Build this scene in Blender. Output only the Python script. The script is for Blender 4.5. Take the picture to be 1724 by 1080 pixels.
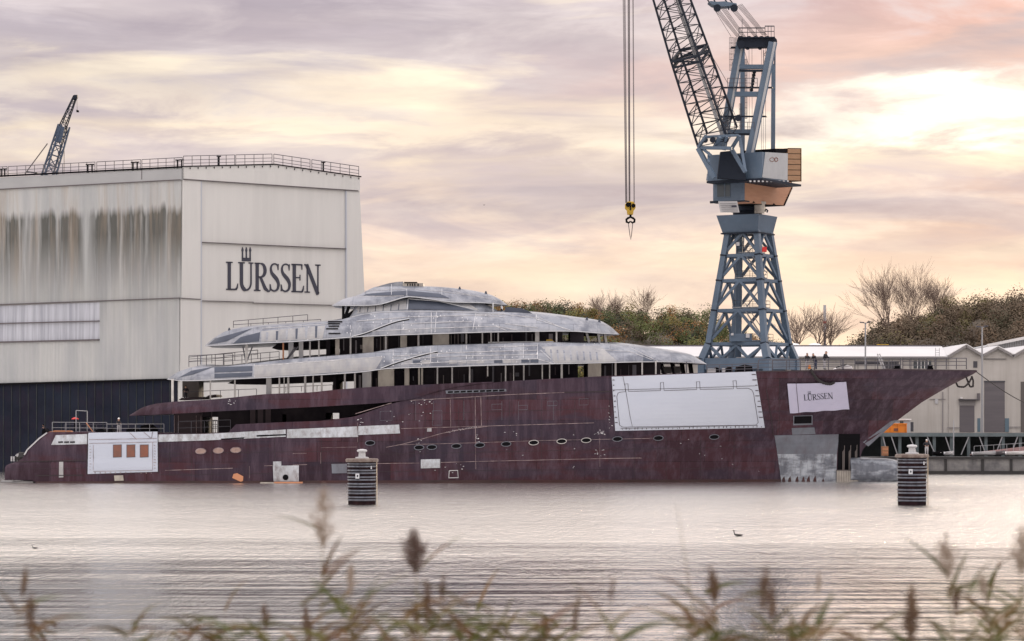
import bpy, bmesh, math, random
import numpy as np
from mathutils import Vector, Matrix
for o in list(bpy.data.objects): bpy.data.objects.remove(o)
SC = bpy.context.scene
COL = SC.collection
rad = math.radians
# ------------------------------------------------------------------ camera
F, CX, HY, CH = 4320.0, 862.0, 700.0, 7.9       # focal length (photo pixels), horizon row, eye height (m)
cam = bpy.data.cameras.new('camera'); camo = bpy.data.objects.new('camera', cam); COL.objects.link(camo)
camo.location = (0, 0, CH); camo.rotation_euler = (rad(90), 0, 0)
cam.sensor_width = 36; cam.lens = F / 1724 * 36; cam.shift_y = (HY - 540) / 1724
cam.clip_start = .5; cam.clip_end = 9000
cam.dof.use_dof = True; cam.dof.focus_distance = 300; cam.dof.aperture_fstop = 2.0
SC.camera = camo
SC.view_settings.view_transform = 'Standard'; SC.view_settings.look = 'None'
SC.view_settings.exposure = .14; SC.view_settings.gamma = 1; SC.view_settings.use_curve_mapping = False
SC.render.engine = 'CYCLES'
SC.cycles.max_bounces = 6

def lin(c): return tuple(((v / 12.92) if v <= .04045 else ((v + .055) / 1.055) ** 2.4) for v in c)
# ------------------------------------------------------------------ sky
SUN_EL, SUN_AZ = rad(7), rad(24)                 # sun low behind the scene, to the right (azimuth from +Y towards +X)
W = bpy.data.worlds.new('World'); SC.world = W; W.use_nodes = True
NT = W.node_tree; NT.nodes.clear()
def wn(t, **k):
    n = NT.nodes.new(t)
    for a, b in k.items(): setattr(n, a, b)
    return n
def wm(op, a, b=None, c=None):
    n = wn('ShaderNodeMath', operation=op)
    for i, v in enumerate((a, b, c)):
        if v is None: continue
        if isinstance(v, (int, float)): n.inputs[i].default_value = v
        else: NT.links.new(v, n.inputs[i])
    return n.outputs[0]
def wmix(f, a, b, mode='MIX'):
    n = wn('ShaderNodeMix', data_type='RGBA', blend_type=mode)
    for s, v in ((n.inputs[0], f), (n.inputs[6], a), (n.inputs[7], b)):
        if isinstance(v, (int, float)): s.default_value = v
        elif isinstance(v, tuple): s.default_value = (*v, 1)
        else: NT.links.new(v, s)
    return n.outputs[2]
def wramp(x, stops):
    n = wn('ShaderNodeValToRGB'); e = n.color_ramp.elements
    while len(e) < len(stops): e.new(.5)
    for i, (p, c) in enumerate(stops):
        e[i].position = p; e[i].color = (*c, 1) if len(c) == 3 else c
    NT.links.new(x, n.inputs[0]); return n.outputs[0]
tc = wn('ShaderNodeTexCoord'); sp = wn('ShaderNodeSeparateXYZ'); NT.links.new(tc.outputs['Generated'], sp.inputs[0])
az = wm('ARCTAN2', sp.outputs[0], sp.outputs[1]); el = wm('ARCSINE', sp.outputs[2])
def wnoise(sx, sy, detail, rough=.55, off=0, dist=0.):
    v = wn('ShaderNodeCombineXYZ'); NT.links.new(wm('MULTIPLY', az, sx), v.inputs[0]); NT.links.new(wm('MULTIPLY', el, sy), v.inputs[1])
    v.inputs[2].default_value = off
    n = wn('ShaderNodeTexNoise'); n.inputs['Scale'].default_value = 1; n.inputs['Detail'].default_value = detail
    n.inputs['Roughness'].default_value = rough; n.inputs['Distortion'].default_value = dist
    NT.links.new(v.outputs[0], n.inputs['Vector']); return n.outputs['Fac']
def blob(a0, e0, sa, se, slope=0.):
    da = wm('SUBTRACT', az, a0)
    x = wm('DIVIDE', da, sa)
    y = wm('DIVIDE', wm('SUBTRACT', wm('SUBTRACT', el, e0), wm('MULTIPLY', da, slope)), se)
    y = wm('ADD', y, wm('MULTIPLY', wm('SUBTRACT', nB, .5), 6.5))
    d = wm('ADD', wm('MULTIPLY', x, x), wm('MULTIPLY', y, y))
    return wm('POWER', 2.718, wm('MULTIPLY', d, -1))
nA = wnoise(9, 62, 7, .55, 3.1, .6)
nB = wnoise(15, 62, 9, .60, 9.7, .4)
nC = wnoise(4, 24, 6, .55, 21.3, .8)
elw = wm('ADD', el, wm('MULTIPLY', wm('SUBTRACT', nA, .5), .075))
x = wm('DIVIDE', elw, .32)
S = lambda *c: lin(c)
base = wramp(x, [(0, S(.96, .865, .76)), (.15, S(.95, .86, .78)), (.24, S(.94, .86, .81)), (.29, S(.86, .81, .81)),
                 (.34, S(.98, .92, .83)), (.39, S(.82, .78, .79)), (.50, S(.86, .82, .84)), (.7, S(.89, .86, .845)), (1.0, S(.90, .88, .875))])
# breaks in the cloud
col = wmix(wm('MULTIPLY', blob(-.16, .124, .09, .010, -.06), .8), base, S(1., .95, .86))
col = wmix(wm('MULTIPLY', blob(-.05, .112, .10, .007, -.05), .6), col, S(1., .93, .84))
col = wmix(wm('MULTIPLY', blob(.0, .078, .16, .009, -.05), .55), col, S(1., .92, .82))
col = wmix(wm('MULTIPLY', blob(.03, .052, .10, .008, 0), .5), col, S(1., .92, .82))
col = wmix(wm('MULTIPLY', blob(.19, .150, .12, .020, .1), .85), col, S(.94, .735, .675))
col = wmix(wm('MULTIPLY', blob(.13, .100, .10, .012, .1), .7), col, S(1., .94, .82))
col = wmix(wm('MULTIPLY', blob(-.06, .142, .19, .020, 0), .85), col, S(.79, .755, .775))
col = wmix(wm('MULTIPLY', blob(-.04, .099, .12, .008, -.03), .6), col, S(.78, .725, .75))
col = wmix(wm('MULTIPLY', blob(.09, .128, .08, .010, .05), .55), col, S(.84, .75, .745))
col = wmix(wm('MULTIPLY', blob(.18, .074, .05, .010, .2), .55), col, S(.84, .72, .68))
col = wmix(wm('MULTIPLY', blob(.155, .138, .09, .010, .08), .8), col, S(.885, .765, .725))
col = wmix(wm('MULTIPLY', blob(.135, .1125, .085, .0075, .02), .9), col, (1.12, 1.02, .88))
glow = blob(.176, .116, .052, .011, .05)
col = wmix(glow, col, (1.5, 1.37, 1.12))
# ragged mauve-grey streaks with cream gaps between them
nD = wnoise(8, 46, 7, .52, 33.3, .7); nE = wnoise(6, 40, 7, .52, 51.7, .6)
low = wramp(wm('DIVIDE', el, .32), [(0, (.10,)*3), (.16, (.35,)*3), (.26, (.9,)*3), (.6, (.8,)*3), (1, (.3,)*3)])
gl = wm('SUBTRACT', 1., wm('MULTIPLY', glow, 1.))
mk = wm('MULTIPLY', wm('MULTIPLY', wramp(nD, [(.48, (0, 0, 0)), (.60, (1, 1, 1))]), low), gl)
col = wmix(wm('MULTIPLY', mk, .85), col, S(.765, .725, .75))
mk2 = wm('MULTIPLY', wramp(nE, [(.55, (0, 0, 0)), (.66, (1, 1, 1))]), .75)
col = wmix(mk2, col, S(1., .945, .85))
# soft mottling
mot = wramp(nC, [(.36, (.85, .84, .87)), (.62, (1.12, 1.10, 1.06))])
col = wmix(1., col, mot, 'MULTIPLY')
mot2 = wramp(nB, [(.40, (.90, .885, .915)), (.60, (1.09, 1.085, 1.06))])
col = wmix(1., col, mot2, 'MULTIPLY')
# an overcast sky is about twice as bright overhead as at the horizon
up = wramp(wm('DIVIDE', el, 1.57), [(0, (1, 1, 1)), (.1, (1.0, 1.0, 1.0)), (.14, (1.32, 1.30, 1.27)), (.32, (1.95, 1.93, 1.90)), (1, (2.8, 2.8, 2.9))])
col = wmix(1., col, up, 'MULTIPLY')
col10 = wmix(1., col, (10., 10., 10.), 'MULTIPLY')
sky = wn('ShaderNodeTexSky', sky_type='NISHITA'); sky.sun_disc = False
sky.sun_elevation = SUN_EL; sky.sun_rotation = SUN_AZ; sky.air_density = 1.2; sky.dust_density = 2
mixed = wmix(.96, sky.outputs[0], col10)
bg = wn('ShaderNodeBackground'); bg.inputs[1].default_value = .1; NT.links.new(mixed, bg.inputs[0])
wo = wn('ShaderNodeOutputWorld'); NT.links.new(bg.outputs[0], wo.inputs[0])
# ------------------------------------------------------------------ sun
sl = bpy.data.lights.new('sun', 'SUN'); sl.energy = 1.5; sl.angle = rad(10); sl.color = (1, .80, .58)
so = bpy.data.objects.new('sun', sl); COL.objects.link(so)
sd = Vector((math.sin(SUN_AZ) * math.cos(SUN_EL), math.cos(SUN_AZ) * math.cos(SUN_EL), math.sin(SUN_EL)))
so.rotation_euler = sd.to_track_quat('Z', 'Y').to_euler(); so.location = (100, 500, 200)
# ------------------------------------------------------------------ helpers
def P(px, py, D): return Vector(((px - CX) / F * D, D, CH - (py - HY) / F * D))
def IP(x, pts): return float(np.interp(x, [p[0] for p in pts], [p[1] for p in pts]))
class Curve:                                   # smooth monotone (pchip) interpolation
    def __init__(s, pts):
        s.x = [float(p[0]) for p in pts]; s.y = [float(p[1]) for p in pts]; n = len(pts)
        h = [s.x[i+1]-s.x[i] for i in range(n-1)]; d = [(s.y[i+1]-s.y[i])/h[i] for i in range(n-1)]
        m = [0.]*n; m[0] = d[0]; m[-1] = d[-1]
        for i in range(1, n-1):
            m[i] = 0. if d[i-1]*d[i] <= 0 else 3*(h[i-1]+h[i])/((2*h[i]+h[i-1])/d[i-1]+(h[i]+2*h[i-1])/d[i])
        s.h, s.m = h, m
    def __call__(s, x):
        if x <= s.x[0]: return s.y[0]
        if x >= s.x[-1]: return s.y[-1]
        i = int(np.searchsorted(s.x, x)) - 1
        t = (x-s.x[i])/s.h[i]; t2, t3 = t*t, t*t*t
        return (2*t3-3*t2+1)*s.y[i]+(t3-2*t2+t)*s.h[i]*s.m[i]+(-2*t3+3*t2)*s.y[i+1]+(t3-t2)*s.h[i]*s.m[i+1]
class MB:
    def __init__(s): s.v = []; s.f = []; s.mi = []; s.cur = 0
    def add(s, vs, fs):
        o = len(s.v); s.v += [Vector(v) for v in vs]
        for f in fs: s.f.append([i + o for i in f]); s.mi.append(s.cur)
        return s
    def hexa(s, a):    # 8 points: bottom 4 ccw, top 4
        return s.add(a, [(3,2,1,0),(4,5,6,7),(0,1,5,4),(1,2,6,5),(2,3,7,6),(3,0,4,7)])
    def box(s, x0, x1, y0, y1, z0, z1):
        return s.hexa([(x0,y0,z0),(x1,y0,z0),(x1,y1,z0),(x0,y1,z0),(x0,y0,z1),(x1,y0,z1),(x1,y1,z1),(x0,y1,z1)])
    def pbox(s, px0, px1, py0, py1, D0, D1):   # pixel rectangle (py0 top) at depth D0, extruded back to D1
        a = P(px0, py1, D0); b = P(px1, py0, D0)
        return s.box(a.x, b.x, D0, D1, a.z, b.z)
    def bar(s, p, q, w, h=None, upv=None):
        p, q = Vector(p), Vector(q); h = w if h is None else h; d = (q-p)
        if d.length < 1e-6: return s
        d.normalize(); u = Vector(upv) if upv else (Vector((0,0,1)) if abs(d.z) < .9 else Vector((0,1,0)))
        sx = d.cross(u).normalized(); sy = sx.cross(d).normalized(); sx = sx*w/2; sy = sy*h/2
        return s.hexa([p-sx-sy, p+sx-sy, p+sx+sy, p-sx+sy, q-sx-sy, q+sx-sy, q+sx+sy, q-sx+sy])
    def tube(s, pts, r, n=6, cap=True):
        pts = [Vector(p) for p in pts]; m = len(pts); rs = r if isinstance(r, (list, tuple)) else [r]*m
        vs, fs = [], []; prev = None
        for i, p in enumerate(pts):
            d = (pts[min(i+1, m-1)]-pts[max(i-1, 0)])
            if d.length < 1e-9: d = Vector((0,0,1))
            d.normalize()
            if prev is None: u = d.orthogonal().normalized()
            else:
                u = prev-d*prev.dot(d)
                u = u.normalized() if u.length > 1e-6 else d.orthogonal().normalized()
            prev = u; w = d.cross(u)
            for k in range(n):
                a = 2*math.pi*k/n; vs.append(p+(u*math.cos(a)+w*math.sin(a))*rs[i])
        for i in range(m-1):
            for k in range(n): fs.append((i*n+k, i*n+(k+1)%n, (i+1)*n+(k+1)%n, (i+1)*n+k))
        if cap: fs += [tuple(range(n))[::-1], tuple((m-1)*n+k for k in range(n))]
        return s.add(vs, fs)
    def lathe(s, c, prof, n=24):               # prof: (r, z)
        c = Vector(c); vs, fs = [], []
        for r, z in prof:
            for k in range(n):
                a = 2*math.pi*k/n; vs.append(c+Vector((r*math.cos(a), r*math.sin(a), z)))
        for i in range(len(prof)-1):
            for k in range(n): fs.append((i*n+k, i*n+(k+1)%n, (i+1)*n+(k+1)%n, (i+1)*n+k))
        fs += [tuple(range(n))[::-1], tuple((len(prof)-1)*n+k for k in range(n))]
        return s.add(vs, fs)
    def prism(s, pts, off):                    # polygon (3D points) extruded by vector off
        n = len(pts); off = Vector(off); pts = [Vector(p) for p in pts]
        return s.add(pts+[p+off for p in pts], [tuple(range(n)), tuple(range(2*n-1, n-1, -1))]+[(i, n+i, n+(i+1)%n, (i+1)%n) for i in range(n)])
    def build(s, name, mat, parent=None, smooth=False, bevel=0):
        me = bpy.data.meshes.new(name); off = parent['wloc'] if parent is not None else (0, 0, 0); off = Vector(off)
        me.from_pydata([v-off for v in s.v], [], s.f)
        mats = mat if isinstance(mat, (list, tuple)) else [mat]
        for m in mats: me.materials.append(M[m] if isinstance(m, str) else m)
        if len(mats) > 1: me.polygons.foreach_set('material_index', s.mi)
        bm = bmesh.new(); bm.from_mesh(me); bmesh.ops.recalc_face_normals(bm, faces=bm.faces); bm.to_mesh(me); bm.free()
        if smooth:
            me.polygons.foreach_set('use_smooth', [True]*len(me.polygons))
            try: me.set_sharp_from_angle(angle=rad(38))
            except Exception: pass
        me.update()
        o = bpy.data.objects.new(name, me); COL.objects.link(o)
        if parent is not None: o.parent = parent; o['wloc'] = tuple(off)
        else: o['wloc'] = (0., 0., 0.)
        if bevel:
            b = o.modifiers.new('bevel', 'BEVEL'); b.width = bevel; b.segments = 2; b.limit_method = 'ANGLE'
        return o
def sub(parent_part, *a, **k): return MB.build
def tag(o, label=None, cat=None, group=None, kind=None):
    if label: o['label'] = label
    if cat: o['category'] = cat
    if group: o['group'] = group
    if kind: o['kind'] = kind
    return o
def thing(name, loc, label, cat, group=None):
    o = bpy.data.objects.new(name, None); COL.objects.link(o); o.empty_display_size = .5
    o.location = loc; o['wloc'] = tuple(loc); return tag(o, label, cat, group)
def copy_tree(o, delta, parent=None, label=None):
    c = o.copy(); COL.objects.link(c)
    if parent is not None: c.parent = parent
    else:
        c.location = Vector(o.location)+Vector(delta)
        if label: c['label'] = label
    for ch in list(o.children): copy_tree(ch, (0,0,0), c)
    return c
# ------------------------------------------------------------------ materials
M = {}
def mat(name, colr, rough=.6, metal=0., var=None, vscale=(1, 1, 1), amt=.5, var2=None, v2scale=(.3, .3, .3), bump=0., bscale=4., spec=.5, thr=(.35, .65), wave=None, brick=None):
    m = bpy.data.materials.new(name); m.use_nodes = True; t = m.node_tree; b = t.nodes['Principled BSDF']; M[name] = m
    b.inputs['Roughness'].default_value = rough; b.inputs['Metallic'].default_value = metal; b.inputs['Specular IOR Level'].default_value = spec
    L = t.links.new; g = t.nodes.new('ShaderNodeNewGeometry')
    def noise(sc, detail=5, r=.6, dist=0):
        mp = t.nodes.new('ShaderNodeMapping'); mp.inputs['Scale'].default_value = sc; L(g.outputs['Position'], mp.inputs[0])
        n = t.nodes.new('ShaderNodeTexNoise'); n.inputs['Scale'].default_value = 1; n.inputs['Detail'].default_value = detail; n.inputs['Roughness'].default_value = r
        L(mp.outputs[0], n.inputs['Vector']); return n.outputs['Fac']
    def mix(f, a, bb, mode='MIX'):
        n = t.nodes.new('ShaderNodeMix'); n.data_type = 'RGBA'; n.blend_type = mode
        for s, v in ((n.inputs[0], f), (n.inputs[6], a), (n.inputs[7], bb)):
            if isinstance(v, (int, float)): s.default_value = v
            elif isinstance(v, tuple): s.default_value = (*v, 1)
            else: L(v, s)
        return n.outputs[2]
    def ramp(x, a, bb, v0=0., v1=1.):
        n = t.nodes.new('ShaderNodeMapRange'); n.inputs[1].default_value = a; n.inputs[2].default_value = bb; n.inputs[3].default_value = v0; n.inputs[4].default_value = v1
        L(x, n.inputs[0]); return n.outputs[0]
    c = tuple(colr)
    if brick:   # plating: (width, height, strength, colour2)
        sx = t.nodes.new('ShaderNodeSeparateXYZ'); L(g.outputs['Position'], sx.inputs[0])
        cb = t.nodes.new('ShaderNodeCombineXYZ'); L(sx.outputs[0], cb.inputs[0]); L(sx.outputs[2], cb.inputs[1])
        bt = t.nodes.new('ShaderNodeTexBrick'); L(cb.outputs[0], bt.inputs['Vector'])
        bt.inputs['Scale'].default_value = 1; bt.inputs['Brick Width'].default_value = brick[0]; bt.inputs['Row Height'].default_value = brick[1]
        bt.inputs['Mortar Size'].default_value = .03; bt.inputs['Mortar Smooth'].default_value = .3
        bt.inputs['Color1'].default_value = (*c, 1); bt.inputs['Color2'].default_value = (*brick[2], 1); bt.inputs['Mortar'].default_value = (*brick[3], 1)
        c = bt.outputs['Color']
    if var: c = mix(ramp(noise(vscale), thr[0], thr[1], 0, amt), c, tuple(var))
    if var2: c = mix(ramp(noise(v2scale, 8, .7), .45, .72, 0, .8), c, tuple(var2))
    if isinstance(c, tuple): b.inputs['Base Color'].default_value = (*c, 1)
    else: L(c, b.inputs['Base Color'])
    if var: L(ramp(noise(tuple(v*1.7 for v in vscale)), .3, .7, rough*.8, min(1, rough*1.2)), b.inputs['Roughness'])
    if bump:
        n = noise((bscale,)*3, 6); bp = t.nodes.new('ShaderNodeBump'); bp.inputs['Strength'].default_value = bump; bp.inputs['Distance'].default_value = .05
        L(n, bp.inputs['Height']); L(bp.outputs[0], b.inputs['Normal'])
    return m
mat('hull_primer', (.055, .021, .030), .6, 0, (.030, .025, .043), (.08, .1, .25), .65, (.085, .060, .085), (1.1, 1.1, .16), spec=.18, thr=(.47, .55), brick=(5.7, 2.45, (.024, .014, .024), (.011, .006, .009)), bump=.15, bscale=.5)
mat('hull_dark', (.030, .018, .026), .7)
mat('hull_seam', (.34, .27, .28), .6, 0, (.07, .04, .05), (1.1, 1.1, 1.1), .9)
mat('hull_groove', (.022, .014, .020), .7)
mat('boot_top', (.045, .012, .014), .6, 0, (.02, .012, .014), (.3, .3, 1), .8)
mat('white_primer', (.45, .50, .60), .45, 0, (.39, .44, .545), (.12, .12, .3), .5)
mat('white_plate', (.50, .55, .62), .5, 0, (.30, .33, .36), (.9, .9, .25), .7, (.13, .10, .10), (1.4, 1.4, .9))
mat('grey_primer', (.095, .11, .14), .5, 0, (.16, .18, .225), (.25, .25, .25), .8, (.08, .07, .09), (.7, .7, .25))
mat('bulb_grey', (.34, .38, .44), .4, 0, (.10, .115, .15), (.35, .5, 1.0), .95, (.035, .035, .05), (1.8, 1.6, .25), thr=(.42, .58))
mat('alloy', (.27, .29, .34), .42, .3, (.12, .135, .175), (.28, .28, .7), .9, (.38, .40, .44), (.9, .9, .12), thr=(.45, .6), brick=(2.9, 1.7, (.22, .245, .295), (.11, .12, .15)), bump=.12, bscale=.8)
mat('alloy_light', (.38, .385, .39), .45, .15, (.24, .25, .28), (.7, .7, .15), .9, (.24, .26, .31), (.4, .4, .3))
mat('alloy_dark', (.065, .08, .115), .45, .3, (.045, .055, .085), (.6, .6, .6), .6)
mat('alloy_edge', (.50, .53, .58), .4, .2)
mat('weld', (.70, .72, .76), .5, 0, (.35, .37, .42), (2, 2, 2), .9)
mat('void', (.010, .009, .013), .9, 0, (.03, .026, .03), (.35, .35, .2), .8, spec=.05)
mat('post', (.50, .50, .50), .5, 0, (.25, .25, .27), (1, 1, 1), .7)
mat('panel_beige', (.42, .40, .36), .6, 0, (.22, .20, .19), (.8, .8, .4), .8)
mat('rust_brown', (.15, .07, .055), .6, 0, (.24, .075, .04), (1, 1, 1), .6)
mat('porthole_fill', (.33, .24, .21), .6, 0, (.22, .15, .14), (2, 2, 2), .8)
mat('black', (.007, .007, .009), .9, spec=.06)
mat('rubber', (.018, .018, .02), .75, bump=.3, bscale=6)
mat('steel_rail', (.07, .07, .09), .6, .1)
mat('rail_light', (.30, .31, .34), .5, .2)
mat('crane_navy', (.035, .06, .11), .5)
mat('hall_front', (.56, .57, .575), .75, 0, (.50, .51, .515), (.25, .25, .05), .7, (.59, .60, .60), (1.2, 1.2, .06), bump=0)
mat('hall_band', (.34, .355, .375), .75, 0, (.29, .305, .325), (.2, .2, .3), .7)
mat('hall_seam', (.10, .09, .10), .8)
mat('hall_trim', (.40, .43, .50), .7)
mat('hall_glass', (.46, .49, .56), .5, 0, (.26, .28, .34), (2.2, 2.2, .06), .9)
mat('hall_door', (.016, .021, .036), .9, 0, (.010, .012, .022), (.15, .15, .25), .8, (.022, .016, .028), (.3, .3, .3), spec=.1)
mat('letter', (.030, .032, .055), .6)
mat('crane_blue', (.095, .145, .215), .45, .1, (.038, .064, .108), (.25, .25, .25), .7, (.12, .17, .24), (.5, .5, .5))
mat('crane_dark', (.012, .018, .032), .6, .0, spec=.2)
mat('crane_lattice', (.018, .024, .038), .6, .1, spec=.2)
mat('crane_panel', (.36, .38, .41), .5, .1, (.28, .30, .33), (.6, .6, .3), .6)
mat('crane_ochre', (.38, .205, .13), .7, 0, (.32, .17, .11), (.4, .4, 3), .7)
mat('crane_board', (.29, .175, .10), .75, 0, (.24, .13, .07), (.5, .5, 3), .7)
mat('glass', (.05, .07, .09), .1, 0)
mat('cable', (.09, .08, .09), .6)
mat('yellow', (.55, .36, .02), .5, 0, (.22, .13, .02), (1.5, 1.5, 1.5), .6)
mat('shed_wall', (.50, .485, .47), .8, 0, (.43, .415, .40), (.12, .12, .3), .7, (.36, .34, .32), (.9, .9, .06))
mat('shed_roof', (.56, .57, .60), .6, 0, (.46, .47, .50), (.1, .1, .1), .6)
mat('shed_trim', (.26, .25, .26), .7)
mat('shed_dark', (.07, .07, .085), .8)
mat('door_grey', (.135, .125, .14), .7, 0, (.10, .095, .11), (.15, .15, 1.5), .6)
mat('door_brown', (.11, .10, .10), .75, 0, (.15, .13, .13), (1.4, 1.4, .1), .6)
mat('door_blue', (.10, .16, .21), .5)
mat('concrete', (.20, .20, .20), .85, 0, (.10, .10, .11), (.5, .5, .8), .9, (.05, .05, .06), (.9, .9, .25), bump=.3, bscale=1)
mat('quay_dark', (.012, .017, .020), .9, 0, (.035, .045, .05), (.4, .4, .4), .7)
mat('quay_steel', (.12, .155, .175), .6, .1, (.07, .09, .10), (.6, .6, .6), .7)
mat('asphalt', (.10, .10, .105), .9, 0, (.14, .135, .13), (.15, .15, .15), .6)
mat('red_deck', (.20, .11, .11), .8, 0, (.14, .09, .09), (.5, .5, .5), .7)
mat('orange', (.78, .24, .02), .55, 0, (.62, .18, .02), (.8, .8, .8), .6)
mat('orange_wood', (.48, .22, .12), .7)
mat('white', (.75, .75, .77), .5)
mat('off_white', (.44, .45, .48), .6)
mat('banner', (.42, .42, .56), .8, 0, (.37, .38, .52), (.7, .7, .7), .5, bump=.4, bscale=.8)
mat('red', (.55, .02, .02), .5)
mat('skin', (.45, .27, .20), .6)
mat('cloth_dark', (.02, .02, .028), .85)
mat('cloth_grey', (.42, .42, .45), .85)
mat('cloth_blue', (.03, .045, .09), .85)
mat('jacket_orange', (.6, .2, .03), .8)
mat('pile_rib', (.13, .145, .18), .35, .4, (.04, .04, .055), (2.5, 2.5, 1), .7)
mat('pile_steel', (.008, .006, .009), .9, .0, (.035, .018, .02), (1.5, 1.5, .6), .7, (.02, .012, .012), (2, 2, 2), spec=.05)
mat('pile_rust', (.05, .024, .022), .7, 0, (.02, .015, .018), (1, 1, 3), .8)
mat('pile_cap', (.09, .06, .055), .85, 0, (.25, .22, .20), (2, 2, 2), .7, bump=.3)
mat('pile_strip', (.50, .42, .32), .8)
mat('bark', (.13, .095, .08), .9)
mat('twig', (.20, .15, .13), .9)
mat('hill_earth', (.05, .045, .03), .95, 0, (.065, .045, .03), (.03, .03, .05), .8)
mat('grass', (.05, .07, .02), .95, 0, (.09, .09, .03), (.8, .8, .8), .7)
mat('reed_stem', (.22, .17, .09), .8)
mat('reed_leaf', (.075, .095, .018), .7, 0, (.16, .070, .035), (1.6, 3, 3), .95, (.20, .15, .06), (2.3, 2, 2), thr=(.44, .56))
mat('reed_brown', (.10, .055, .038), .8, 0, (.25, .16, .10), (6, 6, 6), .6)
mat('reed_plume', (.42, .34, .29), .9, 0, (.30, .22, .18), (8, 8, 8), .6)
mat('reed_plume_dark', (.125, .078, .072), .9, 0, (.19, .13, .11), (8, 8, 8), .6)
mat('bird', (.020, .017, .018), .7)
mat('rope', (.02, .018, .02), .9, bump=.4, bscale=12)
# leaves of the far wood take their colour from a per-face attribute
m = bpy.data.materials.new('wood_leaves'); m.use_nodes = True; M['wood_leaves'] = m
a = m.node_tree.nodes.new('ShaderNodeAttribute'); a.attribute_name = 'leaf'; bs = m.node_tree.nodes['Principled BSDF']
m.node_tree.links.new(a.outputs['Color'], bs.inputs['Base Color']); bs.inputs['Roughness'].default_value = .85; bs.inputs['Specular IOR Level'].default_value = .2
# hall side sheet: corrugated cladding with run-off stains that hang from the gutter line
def hall_side_mat():
    m = bpy.data.materials.new('hall_side'); m.use_nodes = True; M['hall_side'] = m; t = m.node_tree; L = t.links.new; b = t.nodes['Principled BSDF']
    b.inputs['Roughness'].default_value = .75
    g = t.nodes.new('ShaderNodeNewGeometry'); s = t.nodes.new('ShaderNodeSeparateXYZ'); L(g.outputs['Position'], s.inputs[0])
    def mth(op, a, bb=None, cl=False):
        n = t.nodes.new('ShaderNodeMath'); n.operation = op; n.use_clamp = cl
        for i, v in enumerate((a, bb)):
            if v is None: continue
            if isinstance(v, (int, float)): n.inputs[i].default_value = v
            else: L(v, n.inputs[i])
        return n.outputs[0]
    def noise(sx, sz, d=6, r=.6, off=0):
        c = t.nodes.new('ShaderNodeCombineXYZ'); L(mth('MULTIPLY', s.outputs[0], sx), c.inputs[0]); L(mth('MULTIPLY', s.outputs[2], sz), c.inputs[2]); c.inputs[1].default_value = off
        n = t.nodes.new('ShaderNodeTexNoise'); n.inputs['Scale'].default_value = 1; n.inputs['Detail'].default_value = d; n.inputs['Roughness'].default_value = r
        L(c.outputs[0], n.inputs['Vector']); return n.outputs['Fac']
    def mr(x, a, bb, c=0., d=1.):
        n = t.nodes.new('ShaderNodeMapRange'); n.inputs[1].default_value = a; n.inputs[2].default_value = bb; n.inputs[3].default_value = c; n.inputs[4].default_value = d; L(x, n.inputs[0]); return n.outputs[0]
    def mx(f, a, bb):
        n = t.nodes.new('ShaderNodeMix'); n.data_type = 'RGBA'
        for so_, v in ((n.inputs[0], f), (n.inputs[6], a), (n.inputs[7], bb)):
            if isinstance(v, (int, float)): so_.default_value = v
            elif isinstance(v, tuple): so_.default_value = (*v, 1)
            else: L(v, so_)
        return n.outputs[2]
    c = mx(mr(noise(.35, .05), .35, .65), (.33, .35, .375), (.44, .455, .465))
    c = mx(mr(noise(2.6, .015, 3, .5, 5), .42, .62, 0, .35), c, (.30, .33, .34))       # sheet joints
    # stains: start ragged at about z=36.5, fade out by z=25
    z = mth('ADD', s.outputs[2], mr(noise(.9, .0, 5, .6, 11), .2, .8, -1.5, 1.5))
    top = mr(z, 36.4, 35.2); bot = mr(z, 22.5, 32.5)
    z2 = mth('ADD', s.outputs[2], 0.)
    bot2 = mr(z2, 19.0, 30.0)
    st = mth('MULTIPLY', mth('MULTIPLY', top, mth('MAXIMUM', bot, mth('MULTIPLY', bot2, .5))), mr(noise(1.1, .04, 7, .65, 17), .29, .50))
    patch = mr(noise(.26, .02, 3, .5, 29), .30, .42)
    st = mth('MULTIPLY', st, mth('ADD', mth('MULTIPLY', patch, .68), .32), True)
    c = mx(mth('MULTIPLY', st, .95), c, (.062, .066, .062))
    br = mth('MULTIPLY', mr(noise(.7, .04, 6, .6, 31), .5, .68), mr(s.outputs[2], 22, 33), True)
    c = mx(mth('MULTIPLY', br, .5), c, (.30, .24, .18))
    L(c, b.inputs['Base Color'])
    wv = mth('SINE', mth('MULTIPLY', s.outputs[0], 9.))
    bp = t.nodes.new('ShaderNodeBump'); bp.inputs['Strength'].default_value = .35; bp.inputs['Distance'].default_value = .04; L(wv, bp.inputs['Height']); L(bp.outputs[0], b.inputs['Normal'])
hall_side_mat()
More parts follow.
